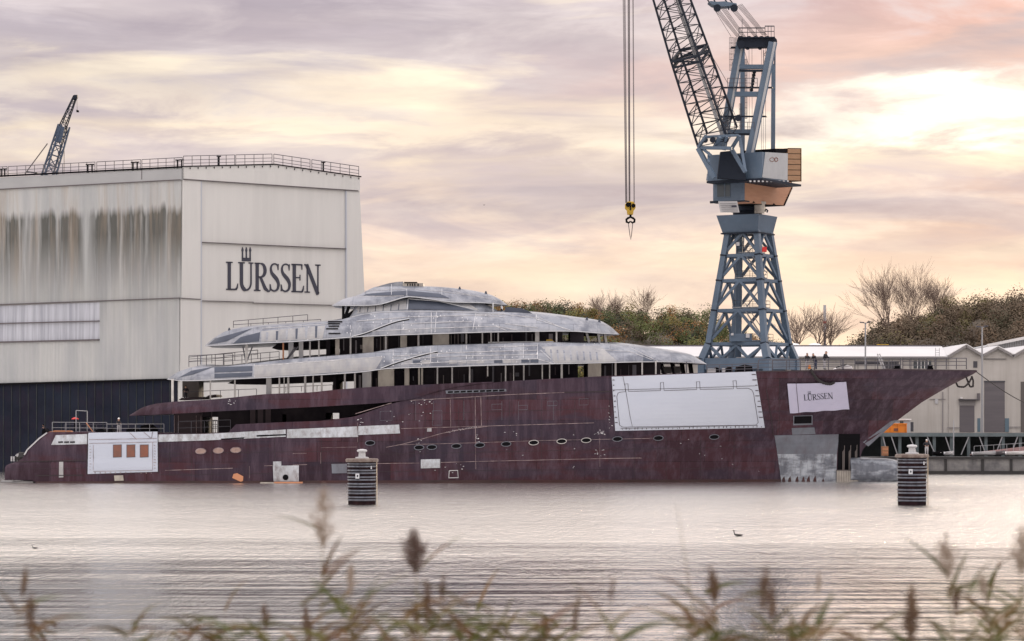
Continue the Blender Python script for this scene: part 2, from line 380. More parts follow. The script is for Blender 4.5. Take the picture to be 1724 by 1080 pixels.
# water
def water_mat():
    m = bpy.data.materials.new('water'); m.use_nodes = True; M['water'] = m; t = m.node_tree; L = t.links.new; b = t.nodes['Principled BSDF']
    b.inputs['Base Color'].default_value = (.97, .945, .905, 1); b.inputs['IOR'].default_value = 1.33; b.inputs['Metallic'].default_value = .97
    b.inputs['Specular IOR Level'].default_value = .5
    g = t.nodes.new('ShaderNodeNewGeometry'); s = t.nodes.new('ShaderNodeSeparateXYZ'); L(g.outputs['Position'], s.inputs[0])
    def noise(sx, sy, d=4, r=.6, off=0., dist=0.):
        mp = t.nodes.new('ShaderNodeMapping'); mp.inputs['Scale'].default_value = (sx, sy, 1); mp.inputs['Location'].default_value = (off, off*.7, 0); L(g.outputs['Position'], mp.inputs[0])
        n = t.nodes.new('ShaderNodeTexNoise'); n.inputs['Scale'].default_value = 1; n.inputs['Detail'].default_value = d; n.inputs['Roughness'].default_value = r; n.inputs['Distortion'].default_value = dist
        L(mp.outputs[0], n.inputs['Vector']); return n.outputs['Fac']
    def mr(x, a, bb, c=0., d=1.):
        n = t.nodes.new('ShaderNodeMapRange'); n.inputs[1].default_value = a; n.inputs[2].default_value = bb; n.inputs[3].default_value = c; n.inputs[4].default_value = d; L(x, n.inputs[0]); return n.outputs[0]
    def mth(op, a, bb=None):
        n = t.nodes.new('ShaderNodeMath'); n.operation = op
        for i, v in enumerate((a, bb)):
            if v is None: continue
            if isinstance(v, (int, float)): n.inputs[i].default_value = v
            else: L(v, n.inputs[i])
        return n.outputs[0]
    # wind-ruffled water beyond about 145 m, calmer slick with long wavelets nearer
    yy = mth('ADD', s.outputs[1], mr(noise(.02, .06, 6, .65, 40.), .3, .7, -16, 16))
    far = mr(yy, 122, 162)
    fine = noise(2.4, .55, 4, .7, 3.); longw = noise(.22, 1.0, 4, .6, 13.); swell = noise(.05, .28, 3, .5, 7.); chop = noise(1.1, .22, 5, .7, 27.)
    gust = mr(noise(.012, .05, 3, .5, 77.), .35, .65, .55, 1.1)
    h = mth('ADD', mth('MULTIPLY', mth('MULTIPLY', fine, gust), mr(far, 0, 1, .025, .42)), mth('ADD', mth('MULTIPLY', longw, mr(far, 0, 1, .045, .05)), mth('ADD', mth('MULTIPLY', swell, mr(far, 0, 1, .22, .12)), mth('MULTIPLY', chop, mr(far, 0, 1, .09, .62)))))
    bp = t.nodes.new('ShaderNodeBump'); bp.inputs['Strength'].default_value = 1.; bp.inputs['Distance'].default_value = .62; L(h, bp.inputs['Height']); L(bp.outputs[0], b.inputs['Normal'])
    L(mr(far, 0, 1, .08, .22), b.inputs['Roughness'])
water_mat()
# ------------------------------------------------------------------ ground, water, hill
def sheet(name, mat_, pts, kind='structure', z=None):
    b = MB(); b.add([(p[0], p[1], p[2] if len(p) > 2 else z) for p in pts], [tuple(range(len(pts)))]); return tag(b.build(name, mat_), kind=kind)
sheet('water', 'water', [(-3000, -400, 0), (3000, -400, 0), (3000, 420, 0), (-3000, 420, 0)])
gb = MB()     # yard ground: top sheet to the horizon and its quay face
gb.add([(-8000, 8000, 5.3), (8000, 8000, 5.3), (8000, 362, 5.3), (-20, 362, 5.3), (-20, 414, 5.3), (-8000, 414, 5.3)], [(0, 1, 2, 3, 4, 5)])
gb.add([(-20, 362, 5.3), (8000, 362, 5.3), (8000, 362, -1), (-20, 362, -1), (-20, 414, -1), (-20, 414, 5.3), (-8000, 414, 5.3), (-8000, 414, -1)], [(0, 1, 2, 3), (0, 3, 4, 5), (5, 4, 7, 6)])
tag(gb.build('yard_ground', ['asphalt']), kind='structure')
# near bank the reeds grow on (below the picture)
bk = MB(); prof = [(-60, 6.3), (2, 6.3), (24, 4.0), (34, 2.0), (44, -.6)]
for i in range(len(prof)-1):
    (y0, z0), (y1, z1) = prof[i], prof[i+1]; bk.add([(-400, y0, z0), (400, y0, z0), (400, y1, z1), (-400, y1, z1)], [(0, 1, 2, 3)])
tag(bk.build('river_bank', 'grass'), kind='structure')
# hills behind the yard
ridgeL = [(-200, 560), (600, 545), (780, 525), (850, 512), (900, 515), (960, 520), (1000, 525), (1060, 526), (1100, 530), (1140, 530), (1180, 536), (1220, 552), (1260, 575), (1320, 590), (1400, 596), (1430, 600)]
ridgeR = [(1395, 606), (1430, 590), (1470, 566), (1500, 552), (1540, 536), (1600, 520), (1700, 505), (1800, 500), (2000, 510), (2300, 540)]
def hill(name, ridge, D0, D1):
    b = MB(); n = 70; xs = np.linspace(ridge[0][0], ridge[-1][0], n); rows = 8; vs = []; fs = []
    for j in range(rows+1):
        t = j/rows; D = D0+(D1-D0)*t
        for x in xs:
            zr = CH-(IP(x, ridge)+(30 if D1 > 650 else 34)-HY)/F*D1; z = 5.2+(zr-5.2)*math.sin(t*math.pi/2)
            vs.append(((x-CX)/F*D, D, z+1.2*math.sin(x*.05+j)))
    for j in range(rows):
        for i in range(n-1): a = j*n+i; fs.append((a, a+1, a+n+1, a+n))
    m = len(vs)      # back slope
    for i, x in enumerate(xs): vs.append(((x-CX)/F*(D1+60), D1+60, 4))
    for i in range(n-1): a = rows*n+i; fs.append((a, a+1, m+i+1, m+i))
    b.add(vs, fs); return tag(b.build(name, 'hill_earth', smooth=True), kind='structure')
hill('hill', ridgeL, 560, 700); hill('hill', ridgeR, 480, 600)
# woodland masses: crowns of leaf clumps
def wood(name, ridge, D0, D1, ncrown, pal, seed, label, x0, x1):
    R = random.Random(seed); vs = []; fs = []; cols = []
    def leaf(c, s, col, nn=Vector((0, 0, 1))):
        n = (nn+Vector((R.gauss(0, .25), R.gauss(0, .25), R.gauss(0, .25)))).normalized(); u = n.orthogonal().normalized(); w = n.cross(u)
        k = len(vs); a = R.random()*6.28; u, w = u*math.cos(a)+w*math.sin(a), w*math.cos(a)-u*math.sin(a)
        vs.extend([c-u*s, c-w*s*.6, c+u*s, c+w*s*.6]); fs.append((k, k+1, k+2, k+3)); cols.append(col)
    Dm = (D0+D1)/2
    for i in range(ncrown):
        t = R.random()**.8; t = 1 if i % 3 == 0 else t; px = R.uniform(x0, x1); D = D0+(D1-D0)*t
        zr = CH-(IP(px, ridge)+(30 if D1 > 650 else 34)-HY)/F*D1; z = 5.2+(zr-5.2)*math.sin(t*math.pi/2)
        X = (px-CX)/F*D; r = R.uniform(2.6, 4.6); hh = R.uniform(4, 8.5)*(1.0 if t < .9 else R.choice([.55, .8, 1.]))
        base = R.choice(pal); g = R.uniform(.75, 1.25); base = tuple(v*g*1.65 for v in base)
        for s in range(4):
            a = R.random()*6.28; rr = r*R.uniform(0, .75); c0 = Vector((X+rr*math.cos(a), D+rr*math.sin(a), z+hh*R.uniform(.25, .8))); r2 = r*R.uniform(.4, .7)
            cg = R.uniform(.88, 1.12)
            for q in range(105):
                d = Vector((R.gauss(0, 1), R.gauss(0, 1), R.gauss(0, 1))).normalized()*r2*R.uniform(.55, 1.08); d.z *= .9
                f = cg*R.uniform(.93, 1.08); leaf(c0+d, R.uniform(.13, .32), (base[0]*f, base[1]*f, base[2]*f, 1), (d/r2+Vector((0, -.3, .5))))
        if t > .9:   # thin shoots on the skyline
            for q in range(8):
                leaf(Vector((X+R.gauss(0, r*.6), D+R.gauss(0, 1), z+hh*R.uniform(.8, 1.02))), R.uniform(.08, .2), (*base, 1))
    me = bpy.data.meshes.new(name); me.from_pydata(vs, [], fs); me.materials.append(M['wood_leaves'])
    at = me.attributes.new('leaf', 'FLOAT_COLOR', 'FACE'); at.data.foreach_set('color', [v for c in cols for v in c])
    o = bpy.data.objects.new(name, me); COL.objects.link(o); return tag(o, label, 'woodland', kind='stuff')
G1, G2, OR, BR, YL, DK = (.030, .038, .020), (.058, .068, .026), (.115, .062, .026), (.062, .048, .034), (.105, .088, .032), (.022, .028, .021)
wood('woodland', ridgeL, 560, 700, 430, [G1, G2, G2, OR, OR, BR, YL, DK, (.05, .062, .026)], 5, 'autumn wood on the hill between the yacht roofs and the big crane', 700, 1335)
wood('woodland', ridgeR, 480, 600, 400, [BR, BR, BR, (.070, .053, .040), (.072, .052, .036), BR, (.042, .040, .026), (.07, .062, .03)], 9, 'brown autumn wood on the hill behind the low white sheds', 1400, 1900)
# bare trees
def bare_tree(px, D, pytop, pybase, spread, seed, label, group, n0=5, lean=0., leaf=None, shape=1., ml=6):
    R = random.Random(seed); base = P(px, pybase, D); Hh = (pybase-pytop)/F*D
    root = thing('bare_tree', tuple(base), label, 'tree', group); tr = MB(); tw = MB(); lf = MB()
    def grow(p, d, L, r, lev, mb):
        segs = 3; pts = [p]; rs = [r]; q = p.copy(); dd = d.copy()
        for i in range(segs):
            dd = (dd+Vector((R.gauss(0, .10), R.gauss(0, .10), .05))).normalized(); q = q+dd*L/segs; pts.append(q.copy()); rs.append(r*(1-.55*(i+1)/segs))
        mb.tube(pts, rs, 4 if lev < 2 else 3, cap=False)
        if lev >= ml:
            if leaf:
                for _ in range(2): lf.add([q+Vector((R.gauss(0, .2), R.gauss(0, .2), R.gauss(0, .2))) for _ in range(3)], [(0, 1, 2)])
            return
        k = (8 if lev == 0 else 4 if lev < 2 else R.choice([2, 3]))
        for i in range(k):
            t = R.uniform(.3, 1) if i else 1.; idx = min(segs, int(t*segs)); pp = pts[idx]
            a = R.random()*6.28; ang = R.uniform(.15, .48)*spread*(1.35 if lev == 0 else 1); u = dd.orthogonal().normalized(); w = dd.cross(u)
            nd = (dd*math.cos(ang)+(u*math.cos(a)+w*math.sin(a))*math.sin(ang)).normalized()
            grow(pp, nd, L*R.uniform(.7, .95)*(1.5 if lev == 0 else 1), max(rs[idx]*.6, .018), lev+1, tw if lev >= 0 else tr)
    grow(base, Vector((lean, 0, 1)).normalized(), Hh*.14, Hh*.016, 0, tr)
    # normalise the height
    zs = max(v.z for v in tw.v); k = Hh/(zs-base.z)
    for mb in (tr, tw, lf):
        mb.v = [base+(v-base)*k for v in mb.v]
    for mb in (tr, tw, lf):
        mb.v = [Vector((base.x+(v.x-base.x)*shape, v.y, v.z)) for v in mb.v]
    tr.build('trunk', 'bark', root); tw.build('crown', 'twig', root)
    if leaf: lf.build('leaves', leaf, root)
bare_tree(1497, 590, 431, 560, 1.0, 3, 'tall wide bare tree, left one of the large pair above the brown wood', None, shape=.98)
bare_tree(1532, 592, 429, 560, .95, 8, 'tall bare tree, right one of the large pair above the brown wood', None)
bare_tree(1578, 590, 456, 550, 1.1, 12, 'smaller bare tree at the right foot of the large bare pair', None)
bare_tree(1344, 560, 508, 592, .8, 21, 'slender bare sapling close to the right side of the crane tower', None, ml=5, shape=1.7)
bare_tree(1376, 560, 505, 592, .8, 22, 'slender bare sapling with a few last leaves, behind the white shed roof', None, ml=5, shape=1.5)
bare_tree(1398, 560, 520, 592, .75, 27, 'lowest thin bare sapling before the gap in the hill wood', None, ml=4)
bare_tree(1010, 690, 485, 540, 1.0, 31, 'pale bare tree on the hill top, left of its round neighbour', None, ml=5)
bare_tree(1035, 690, 484, 540, .9, 32, 'small pale bare tree close beside the round bare tree on the hill top', None, ml=5)
bare_tree(1088, 690, 478, 540, 1.1, 33, 'round pale bare tree on the hill top beyond the yacht', None, shape=1.1, ml=5)
# distant red and white mast
ms = thing('radio_mast', tuple(P(1388.5, 592, 900)), 'thin red and white mast far behind the bare saplings', 'mast'); q = MB(); q.bar(P(1388.5, 560, 900), P(1388.5, 514, 900), .9); q.build('mast_pole', 'off_white', ms)
q = MB(); q.bar(P(1388.5, 545, 900), P(1388.5, 541, 900), 1.1); q.build('red_band', 'red', ms)
q = MB(); q.bar(P(1388.5, 592, 900), P(1388.5, 560, 900), .8); q.build('mast_base', 'steel_rail', ms)
# ------------------------------------------------------------------ assembly hall
def hallR(px, py):      # depth on the front (lettered) face
    t = (px-305)/295.; return 1/((1-t)/345+t/362)
def hallL(px): t = (305-px)/305.; return 1/((1-t)/345+t/360.2)
hall = thing('shipyard_hall', tuple(P(305, 797, 345)), 'huge pale grey shipbuilding hall with black lettering on its front', 'shipyard hall')
# front face outline (pixels): left edge leans, gable roof
fl = lambda py: 308-(py-283)*.017; fr = lambda py: 604+(py-300)*.045
HZB = 0.0
def front_pt(px, py): return P(px, py, hallR(px, py))
def LP(px, py):       # point of the (slightly leaning) side wall seen at a pixel
    A, B = front_pt(fl(283), 283), front_pt(fl(812), 812); b0 = P(0, 500, 360.2)-P(305, 500, 345); b0.z = 0; n = (B-A).cross(b0); o = Vector((0, 0, CH)); d = P(px, py, 1.)-o; return o+d*((A-o).dot(n)/d.dot(n))
outline = [front_pt(fl(812), 812), front_pt(fr(812)-2, 812), front_pt(fr(299), 299), front_pt(460, 278), front_pt(308.5, 282)]
back = P(0, 500, hallL(0))-P(305, 500, 345); back.z = 0; back.normalize()
# body: closed prism from the front face back along the side wall direction
q = MB(); dv = back*62
inset = Vector((.62, .78, 0)).normalized()*.0
q.prism([p for p in outline], dv); 
# sides get own sheets; the core body is set back a little behind the cladding
body = q.build('wall', ['hall_front'], hall)
for v in body.data.vertices: v.co += Vector((.10, .45, 0)) if False else Vector((0, 0, 0))
nF = Vector((.49, -.87, 0)).normalized(); nF = (front_pt(600, 500)-front_pt(310, 500)).cross(Vector((0, 0, 1))); nF.z = 0; nF.normalize()
nL = (LP(305, 500)-LP(0, 500)).cross(LP(305, 300)-LP(305, 500)).normalized(); nL = nL if nL.y < 0 else -nL
def slab_on(mb, corners, n, out, th):          # corners are points on the wall; plate of thickness th standing proud by out
    mb.prism([Vector(c)+n*out for c in corners], -n*th)
def FQ(mb, x0, x1, y0l, y0r, y1l, y1r, out, th):
    slab_on(mb, [front_pt(x0, y1l), front_pt(x1, y1r), front_pt(x1, y0r), front_pt(x0, y0l)], nF, out, th)
ft = lambda px: 302.5+(px-310)*.0665           # underside of the fascia band
q = MB()   # fascia under the roof
slab_on(q, [front_pt(308.3, ft(308)), front_pt(604.5, ft(604)), front_pt(604, 299.5), front_pt(460, 278.6), front_pt(308.5, 282.5)], nF, .28, .26); q.build('fascia', 'hall_front', hall)
q = MB()   # pilasters
slab_on(q, [front_pt(fl(800), 800), front_pt(336.5, 800), front_pt(337, ft(337)+1), front_pt(fl(305), ft(308)+1)], nF, .16, .15); q.build('corner_panel', 'hall_front', hall); q = MB()
slab_on(q, [front_pt(584, 800), front_pt(fr(800), 800), front_pt(fr(325)-.3, ft(604)+1), front_pt(583, ft(583)+1)], nF, .16, .15); q.build('corner_panel', 'hall_front', hall)
q = MB()
slab_on(q, [front_pt(336.6, 800), front_pt(338.6, 800), front_pt(338.8, ft(338)+1.2), front_pt(337, ft(337)+1.2)], nF, .19, .18); q.build('door_guide', 'hall_trim', hall); q = MB()
slab_on(q, [front_pt(581.6, 800), front_pt(584, 800), front_pt(583, ft(583)+1.2), front_pt(580.6, ft(581)+1.2)], nF, .19, .18); q.build('door_guide', 'hall_trim', hall)
q = MB()
for (xa, ya, xb, yb, w) in ((308, ft(308), 601, ft(601), 1.3), (339, 408.5, 581, 419.5, 1.1), (303, 502.4, 336, 504.5, 1.), (339, 506.8, 425, 509, .8), (425, 510.5, 581, 515, .8)):
    slab_on(q, [front_pt(xa, ya+w*.6), front_pt(xb, yb+w*.6), front_pt(xb, yb-w*.6), front_pt(xa, ya-w*.6)], nF, .33, .31)
q.build('joint', 'hall_seam', hall)
q = MB()   # roof edge
for (a, b_) in ((front_pt(306, 281), front_pt(460, 277.2)), (front_pt(460, 277.2), front_pt(606, 298.2))): q.bar(a+nF*.3, b_+nF*.3, .18, .16)
q.bar(LP(-120, 303.5)+nL*.3, LP(306.5, 281.8)+nL*.3, .2, .22); q.build('roof_edge', 'black', hall)
q = MB()
for i in range(22):
    t = i/21; x = 318+284*t; y = IP(x, [(306, 281.5), (460, 278), (606, 299)])+2.6
    p = front_pt(x, y)+nF*.36; q.bar(p+Vector((0, 0, .12)), p-Vector((0, 0, .12)), .10)
q.build('rail_fixing', 'black', hall)
# side wall sheets
def LS(mb, x0, x1, ya0, ya1, yb0, yb1, out, th):  # top y at x0,x1 ; bottom y at x0,x1
    slab_on(mb, [LP(x0, yb0), LP(x1, yb1), LP(x1, ya1), LP(x0, ya0)], nL, out, th)
sl_top = lambda x: 298.5-(x)*.0495; sl_g = lambda x: 319.5-(x)*.053; sl_mid = lambda x: 513.5-(x)*.037; sl_bot = lambda x: 646-(x)*.028
xa = -160; xe = lambda y: fl(y)-.3
q = MB(); LS(q, xa, xe(290), sl_top(xa)+1.2, sl_top(306)+1.2, sl_g(xa), sl_g(306), .30, .28); q.build('gutter_band', 'hall_band', hall)
q = MB(); LS(q, xa, xe(400), sl_g(xa)-.5, sl_g(306)-.5, sl_mid(xa), sl_mid(306), .14, .13); q.build('upper_cladding', 'hall_side', hall)
q = MB(); LS(q, 169, xe(570), sl_mid(169)+.8, sl_mid(306)+.8, sl_bot(169), sl_bot(304), .18, .16)
LS(q, xa, 169, 578-(xa)*.02, 573.5, sl_bot(xa), sl_bot(169), .14, .13); q.build('lower_cladding', 'hall_side', hall)
q = MB(); LS(q, xa, 169, sl_mid(xa)+2, sl_mid(169)+2, 544.8-xa*.024, 540.2, .10, .09); LS(q, xa, 169, 546.2-xa*.024, 541.8, 577-xa*.02, 572, .10, .09); q.build('window_band', 'hall_glass', hall)
q = MB()
for (x0, y0, x1, y1, w) in ((xa, sl_g(xa), 306, sl_g(306), 1.2), (xa, sl_mid(xa), 304, sl_mid(304), 1.3), (xa, 545.4-xa*.024, 169, 541, 1.5), (xa, 577.4-xa*.02, 169, 572.6, 2.2)):
    LSx = [LP(x0, y0+w*.55), LP(x1, y1+w*.55), LP(x1, y1-w*.55), LP(x0, y0-w*.55)]; slab_on(q, LSx, nL, .36, .34)
slab_on(q, [LP(240.5, 303), LP(241.5, 303), LP(241.5, 287), LP(240.5, 287)], nL, .33, .1); q.build('joint', 'hall_seam', hall)
q = MB(); LS(q, xa, xe(720)-1, sl_bot(xa)+.6, sl_bot(304)+.6, 815, 812, .05, .04); q.build('dock_door', 'hall_door', hall)
q = MB(); slab_on(q, [LP(xa, sl_bot(xa)+3), LP(302, sl_bot(302)+3), LP(302, sl_bot(302)-.2), LP(xa, sl_bot(xa)-.2)], nL, .42, .34); q.build('door_lintel', 'black', hall)
q = MB()
for x in range(-120, 300, 14):
    slab_on(q, [LP(x, 812), LP(x+.9, 812), LP(x+.9, sl_bot(x)+2), LP(x, sl_bot(x)+2)], nL, .12, .06)
for y in (): slab_on(q, [LP(xa, y+1.1-xa*.01), LP(296, y+.4), LP(296, y-.4), LP(xa, y-.1-xa*.01)], nL, .10, .05)
q.build('door_rib', 'quay_dark', hall)
# guard rails on the roof edge, one part per section
def rail_section(parent, A, B, h, posts, r=.035, mid=(.5,), matn='steel_rail', name='guard_rail', extra=False):
    q = MB(); A, B = Vector(A), Vector(B); U = Vector((0, 0, h))
    for k in range(posts+1):
        p = A.lerp(B, k/posts); q.bar(p, p+U, r*2)
    q.bar(A+U, B+U, r*2)
    for m_ in mid: q.bar(A+U*m_, B+U*m_, r*1.6)
    return q.build(name, matn, parent)
def RT(x): return front_pt(x, IP(x, [(306, 281), (460, 277), (606, 298)]))
for a, b_, n in ((309, 395, 6), (397, 458, 4), (461, 522, 4), (525, 604, 5)):
    rail_section(hall, RT(a), RT(b_), 1.42, n, .042, (.3, .62))
for a, b_, n in ((-90, -5, 5), (-3, 12, 2), (14, 88, 5), (92, 160, 5), (163, 237, 5), (239, 307, 5)):
    rail_section(hall, LP(a, sl_top(a)), LP(b_, sl_top(b_)), 1.42, n, .042, (.3, .62))
for x in (2, 8, 148, 155, 224, 231, 299, 306):
    q = MB(); p = LP(x, sl_top(x)); q.bar(p, p+Vector((0, 0, 1.15)), .18); q.bar(p+Vector((-.3, 0, 1.1)), p+Vector((.3, 0, 1.1)), .16); q.build('vent_pipe', 'black', hall)
for x in (368, 544):
    q = MB(); p = RT(x)+Vector((0, .3, 0)); q.bar(p, p+Vector((0, 0, 1.35)), .22); q.bar(p+Vector((-.3, 0, 1.3)), p+Vector((.3, 0, 1.3)), .14); q.build('vent_pipe', 'black', hall)
# ------------------------------------------------------------------ serif lettering from strokes
def stroke(mb, pts, ws, fn):
    """ribbon in unit glyph space; fn(u, v) -> 3D point; thickness comes from fn(u, v, k)"""
    n = len(pts); L_, R_ = [], []
    for i in range(n):
        a = Vector(pts[max(0, i-1)]); b_ = Vector(pts[min(n-1, i+1)]); d = (b_-a).normalized(); nn = Vector((-d.y, d.x)); p = Vector(pts[i]); w = ws[i] if isinstance(ws, (list, tuple)) else ws
        L_.append(p+nn*w/2); R_.append(p-nn*w/2)
    vs = [fn(p.x, p.y, 0) for p in L_]+[fn(p.x, p.y, 0) for p in R_]+[fn(p.x, p.y, 1) for p in L_]+[fn(p.x, p.y, 1) for p in R_]
    fs = []
    for i in range(n-1): fs += [(i, i+1, n+i+1, n+i), (2*n+i, 3*n+i, 3*n+i+1, 2*n+i+1), (i, 2*n+i, 2*n+i+1, i+1), (n+i, n+i+1, 3*n+i+1, 3*n+i)]
    fs += [(0, n, 3*n, 2*n), (n-1, 3*n-1, 4*n-1, 2*n-1)]
    mb.add(vs, fs)
def arc(cx, cy, rx, ry, a0, a1, n=16): return [(cx+rx*math.cos(rad(a0+(a1-a0)*i/n)), cy+ry*math.sin(rad(a0+(a1-a0)*i/n))) for i in range(n+1)]
T, t_ = .145, .055
def serif(mb, x, y, w, fn): stroke(mb, [(x-w/2, y), (x+w/2, y)], .045, fn)
def gL(mb, fn):
    stroke(mb, [(.16, 0), (.16, 1)], T, fn); serif(mb, .16, .98, .30, fn); serif(mb, .14, .022, .26, fn)
    stroke(mb, [(.16, .025), (.44, .03), (.52, .06)], [.05, .06, .06], fn); stroke(mb, [(.47, .03), (.53, .10), (.56, .24)], [.08, .07, .03], fn); return .58
def gU(mb, fn):
    stroke(mb, [(.15, 1), (.15, .34)]+arc(.375, .30, .225, .28, 180, 270, 8)[1:], [T]*8+[.1, .07], fn)
    stroke(mb, arc(.375, .30, .225, .28, 270, 360, 8)+[(.60, 1)], [.065]*9+[.06], fn); serif(mb, .15, .98, .30, fn); serif(mb, .60, .98, .22, fn); return .74
def gR(mb, fn):
    stroke(mb, [(.15, 0), (.15, 1)], T, fn); serif(mb, .15, .022, .30, fn); stroke(mb, [(.03, .978), (.30, .978)], .045, fn)
    a = arc(.32, .735, .20, .235, 90, -90, 12); stroke(mb, a, [.05+.09*math.sin(math.pi*i/12) for i in range(13)], fn); stroke(mb, [(.15, .50), (.34, .50)], .05, fn)
    stroke(mb, [(.30, .50), (.52, .10), (.66, .01), (.74, .0)], [.10, .14, .08, .03], fn); return .70
def gS(mb, fn):
    c = [(.43, .80), (.40, .93), (.27, .98), (.14, .93), (.09, .80), (.13, .66), (.25, .54), (.38, .42), (.45, .26), (.40, .09), (.25, .02), (.10, .08), (.06, .24)]
    cx, cy = Curve(list(enumerate([p[0] for p in c]))), Curve(list(enumerate([p[1] for p in c]))); n = 36
    w = Curve([(0, .04), (1.4, .05), (3, .06), (4.5, .10), (6.5, .15), (8.2, .11), (10, .06), (11.4, .05), (12, .04)])
    ts = [12*i/n for i in range(n+1)]; stroke(mb, [(cx(t), cy(t)) for t in ts], [w(t) for t in ts], fn)
    stroke(mb, [(.43, .76), (.44, .98)], .035, fn); stroke(mb, [(.055, .02), (.055, .26)], .035, fn); return .52
def gE(mb, fn):
    stroke(mb, [(.15, 0), (.15, 1)], T, fn); stroke(mb, [(.02, .975), (.50, .975)], .05, fn); stroke(mb, [(.15, .52), (.42, .52)], .045, fn); stroke(mb, [(.02, .025), (.50, .025), (.56, .05)], [.05, .055, .05], fn)
    stroke(mb, [(.50, .99), (.51, .80)], [.06, .03], fn); stroke(mb, [(.42, .62), (.42, .42)], .035, fn); stroke(mb, [(.52, .03), (.57, .12), (.59, .24)], [.07, .06, .03], fn); return .60
def gN(mb, fn):
    stroke(mb, [(.16, 0), (.16, .96)], .055, fn); serif(mb, .16, .022, .24, fn); stroke(mb, [(.02, .98), (.18, .97)], .05, fn)
    stroke(mb, [(.13, .985), (.66, -.04)], T*1.02, fn); stroke(mb, [(.66, -.06), (.66, 1)], .055, fn); serif(mb, .66, .98, .24, fn); return .80
def lettering(parent, fnb, H_, name, mat_):
    """fnb(s, v, k): s along the word in units of letter height"""
    s = 0
    GL = [gL, gU, gR, gS, gS, gE, gN]; adv = []
    for i, g in enumerate(GL):
        q = MB(); off = s
        wdt = g(q, lambda u, v, k: fnb(off+u, v, k)); 
        if i == 1:   # crown over the U
            cr = lambda u, v, k: fnb(off+u, v, k)
            stroke(q, [(.17, 1.10), (.59, 1.10)], .12, cr)
            for cxx in (.20, .38, .56):
                stroke(q, [(cxx, 1.12), (cxx, 1.36), (cxx, 1.43), (cxx, 1.54)], [.06, .055, .10, .012], cr)
        q.build(name, mat_, parent); s += wdt
    return s
TOTAL = .58+.74+.70+.52+.52+.60+.80
def hall_fn(s, v, k):
    u = s/TOTAL; px = 380+160*u; base = 488.5+ (494-488.5)*u; top = 441+(446-441)*u
    p = front_pt(px, base+(top-base)*v); return p+nF*(.10 if k else -.02)
lettering(hall, hall_fn, 1, 'letter', 'letter')
# ------------------------------------------------------------------ distant crane over the hall roof
def truss(mb, A, B, wa, wb, side, n, r, r2=None, updir=None):
    """square lattice boom from A to B with widths wa, wb; side = lateral direction"""
    A, B = Vector(A), Vector(B); d = (B-A).normalized(); s = Vector(side); s = (s-d*s.dot(d)).normalized(); u = d.cross(s); r2 = r2 or r*.55
    def cnr(t, i):
        w = (wa+(wb-wa)*t)/2; a, b_ = ((-1, -1), (1, -1), (1, 1), (-1, 1))[i]; return A.lerp(B, t)+s*a*w+u*b_*w
    for i in range(4): mb.bar(cnr(0, i), cnr(1, i), r)
    for k in range(n):
        t0, t1 = k/n, (k+1)/n
        for i in range(4):
            j = (i+1) % 4
            mb.bar(cnr(t0, i), cnr(t0, j), r2)
            if k % 2: mb.bar(cnr(t0, i), cnr(t1, j), r2)
            else: mb.bar(cnr(t0, j), cnr(t1, i), r2)
    return cnr
dc = thing('harbour_crane', tuple(P(72, 560, 450)), 'small distant blue crane jib rising above the hall roof', 'crane')
pq = lambda x, y, dy=0: P(x, y, 450+dy)
q = MB(); truss(q, pq(72, 330), pq(108, 212), 2.1, 1.6, (1, .5, 0), 7, .3, .13); q.build('jib_lower', 'crane_navy', dc)
q = MB(); truss(q, pq(105, 216), pq(127, 162), 1.1, .5, (1, .5, 0), 6, .16, .07); q.build('jib_tip', 'crane_dark', dc)
q = MB(); q.prism([pq(98, 212, -1.2), pq(109, 214, -1.2), pq(103, 240, -1.2), pq(92, 238, -1.2)], (0, 1.6, 0)); q.build('jib_plate', 'crane_navy', dc)
q = MB(); q.prism([pq(124.5, 160, -.4), pq(130, 160, -.4), pq(130, 165, -.4), pq(123, 168, -.4)], (0, .8, 0)); q.build('jib_head', 'crane_dark', dc)
q = MB(); q.bar(pq(129.5, 166), pq(130, 186), .06); q.bar(pq(108, 225), pq(108, 330), .1); q.bar(pq(98, 254), pq(98, 330), .1); q.bar(pq(80, 242), pq(42, 293), .16); q.build('cable', 'cable', dc)
q = MB(); q.prism([pq(128.5, 185), pq(132, 186), pq(132.5, 189), pq(128.5, 189)], (0, .5, 0)); q.build('hook', 'black', dc)
q = MB(); q.prism([pq(45, 288.5), pq(62, 290.5), pq(62, 292), pq(45, 290)], (0, 1, 0)); q.build('counter_arm', 'crane_dark', dc)
q = MB(); q.bar(pq(66, 345), pq(66, 735), 3.); q.build('tower', 'crane_blue', dc)
# ------------------------------------------------------------------ sheds on the right
SD = 390.0
def SP(x, y, d=0): return P(x, y, SD+d)
def shed(x0, xp, x1, ye0, yp, ye1, label, length, wallm='shed_wall'):
    t = thing('workshop_shed', tuple(SP((x0+x1)/2, 728)), label, 'shed')
    q = MB(); q.prism([SP(x0, 729), SP(x1, 729), SP(x1, ye1), SP(xp, yp), SP(x0, ye0)], (0, length, 0)); q.build('wall', wallm, t)
    for a, b_ in (((x0-1.5, ye0+1), (xp, yp-1)), ((xp, yp-1), (x1+.5, ye1+.5))):
        q = MB(); A, B = SP(*a, -.5), SP(*b_, -.5); U = Vector((0, 0, .22)); q.prism([A, B, B+U, A+U], (0, length+1, 0)); rf = q.build('roof', 'shed_roof', t)
        q = MB(); q.bar(A+Vector((0, -.06, -.08)), B+Vector((0, -.06, -.08)), .12, .34); q.build('barge_board', 'shed_trim', rf)
        q = MB(); q.bar(A+Vector((0, -.10, .16)), B+Vector((0, -.10, .16)), .16, .12); q.build('barge_cap', 'white', rf)
    return t
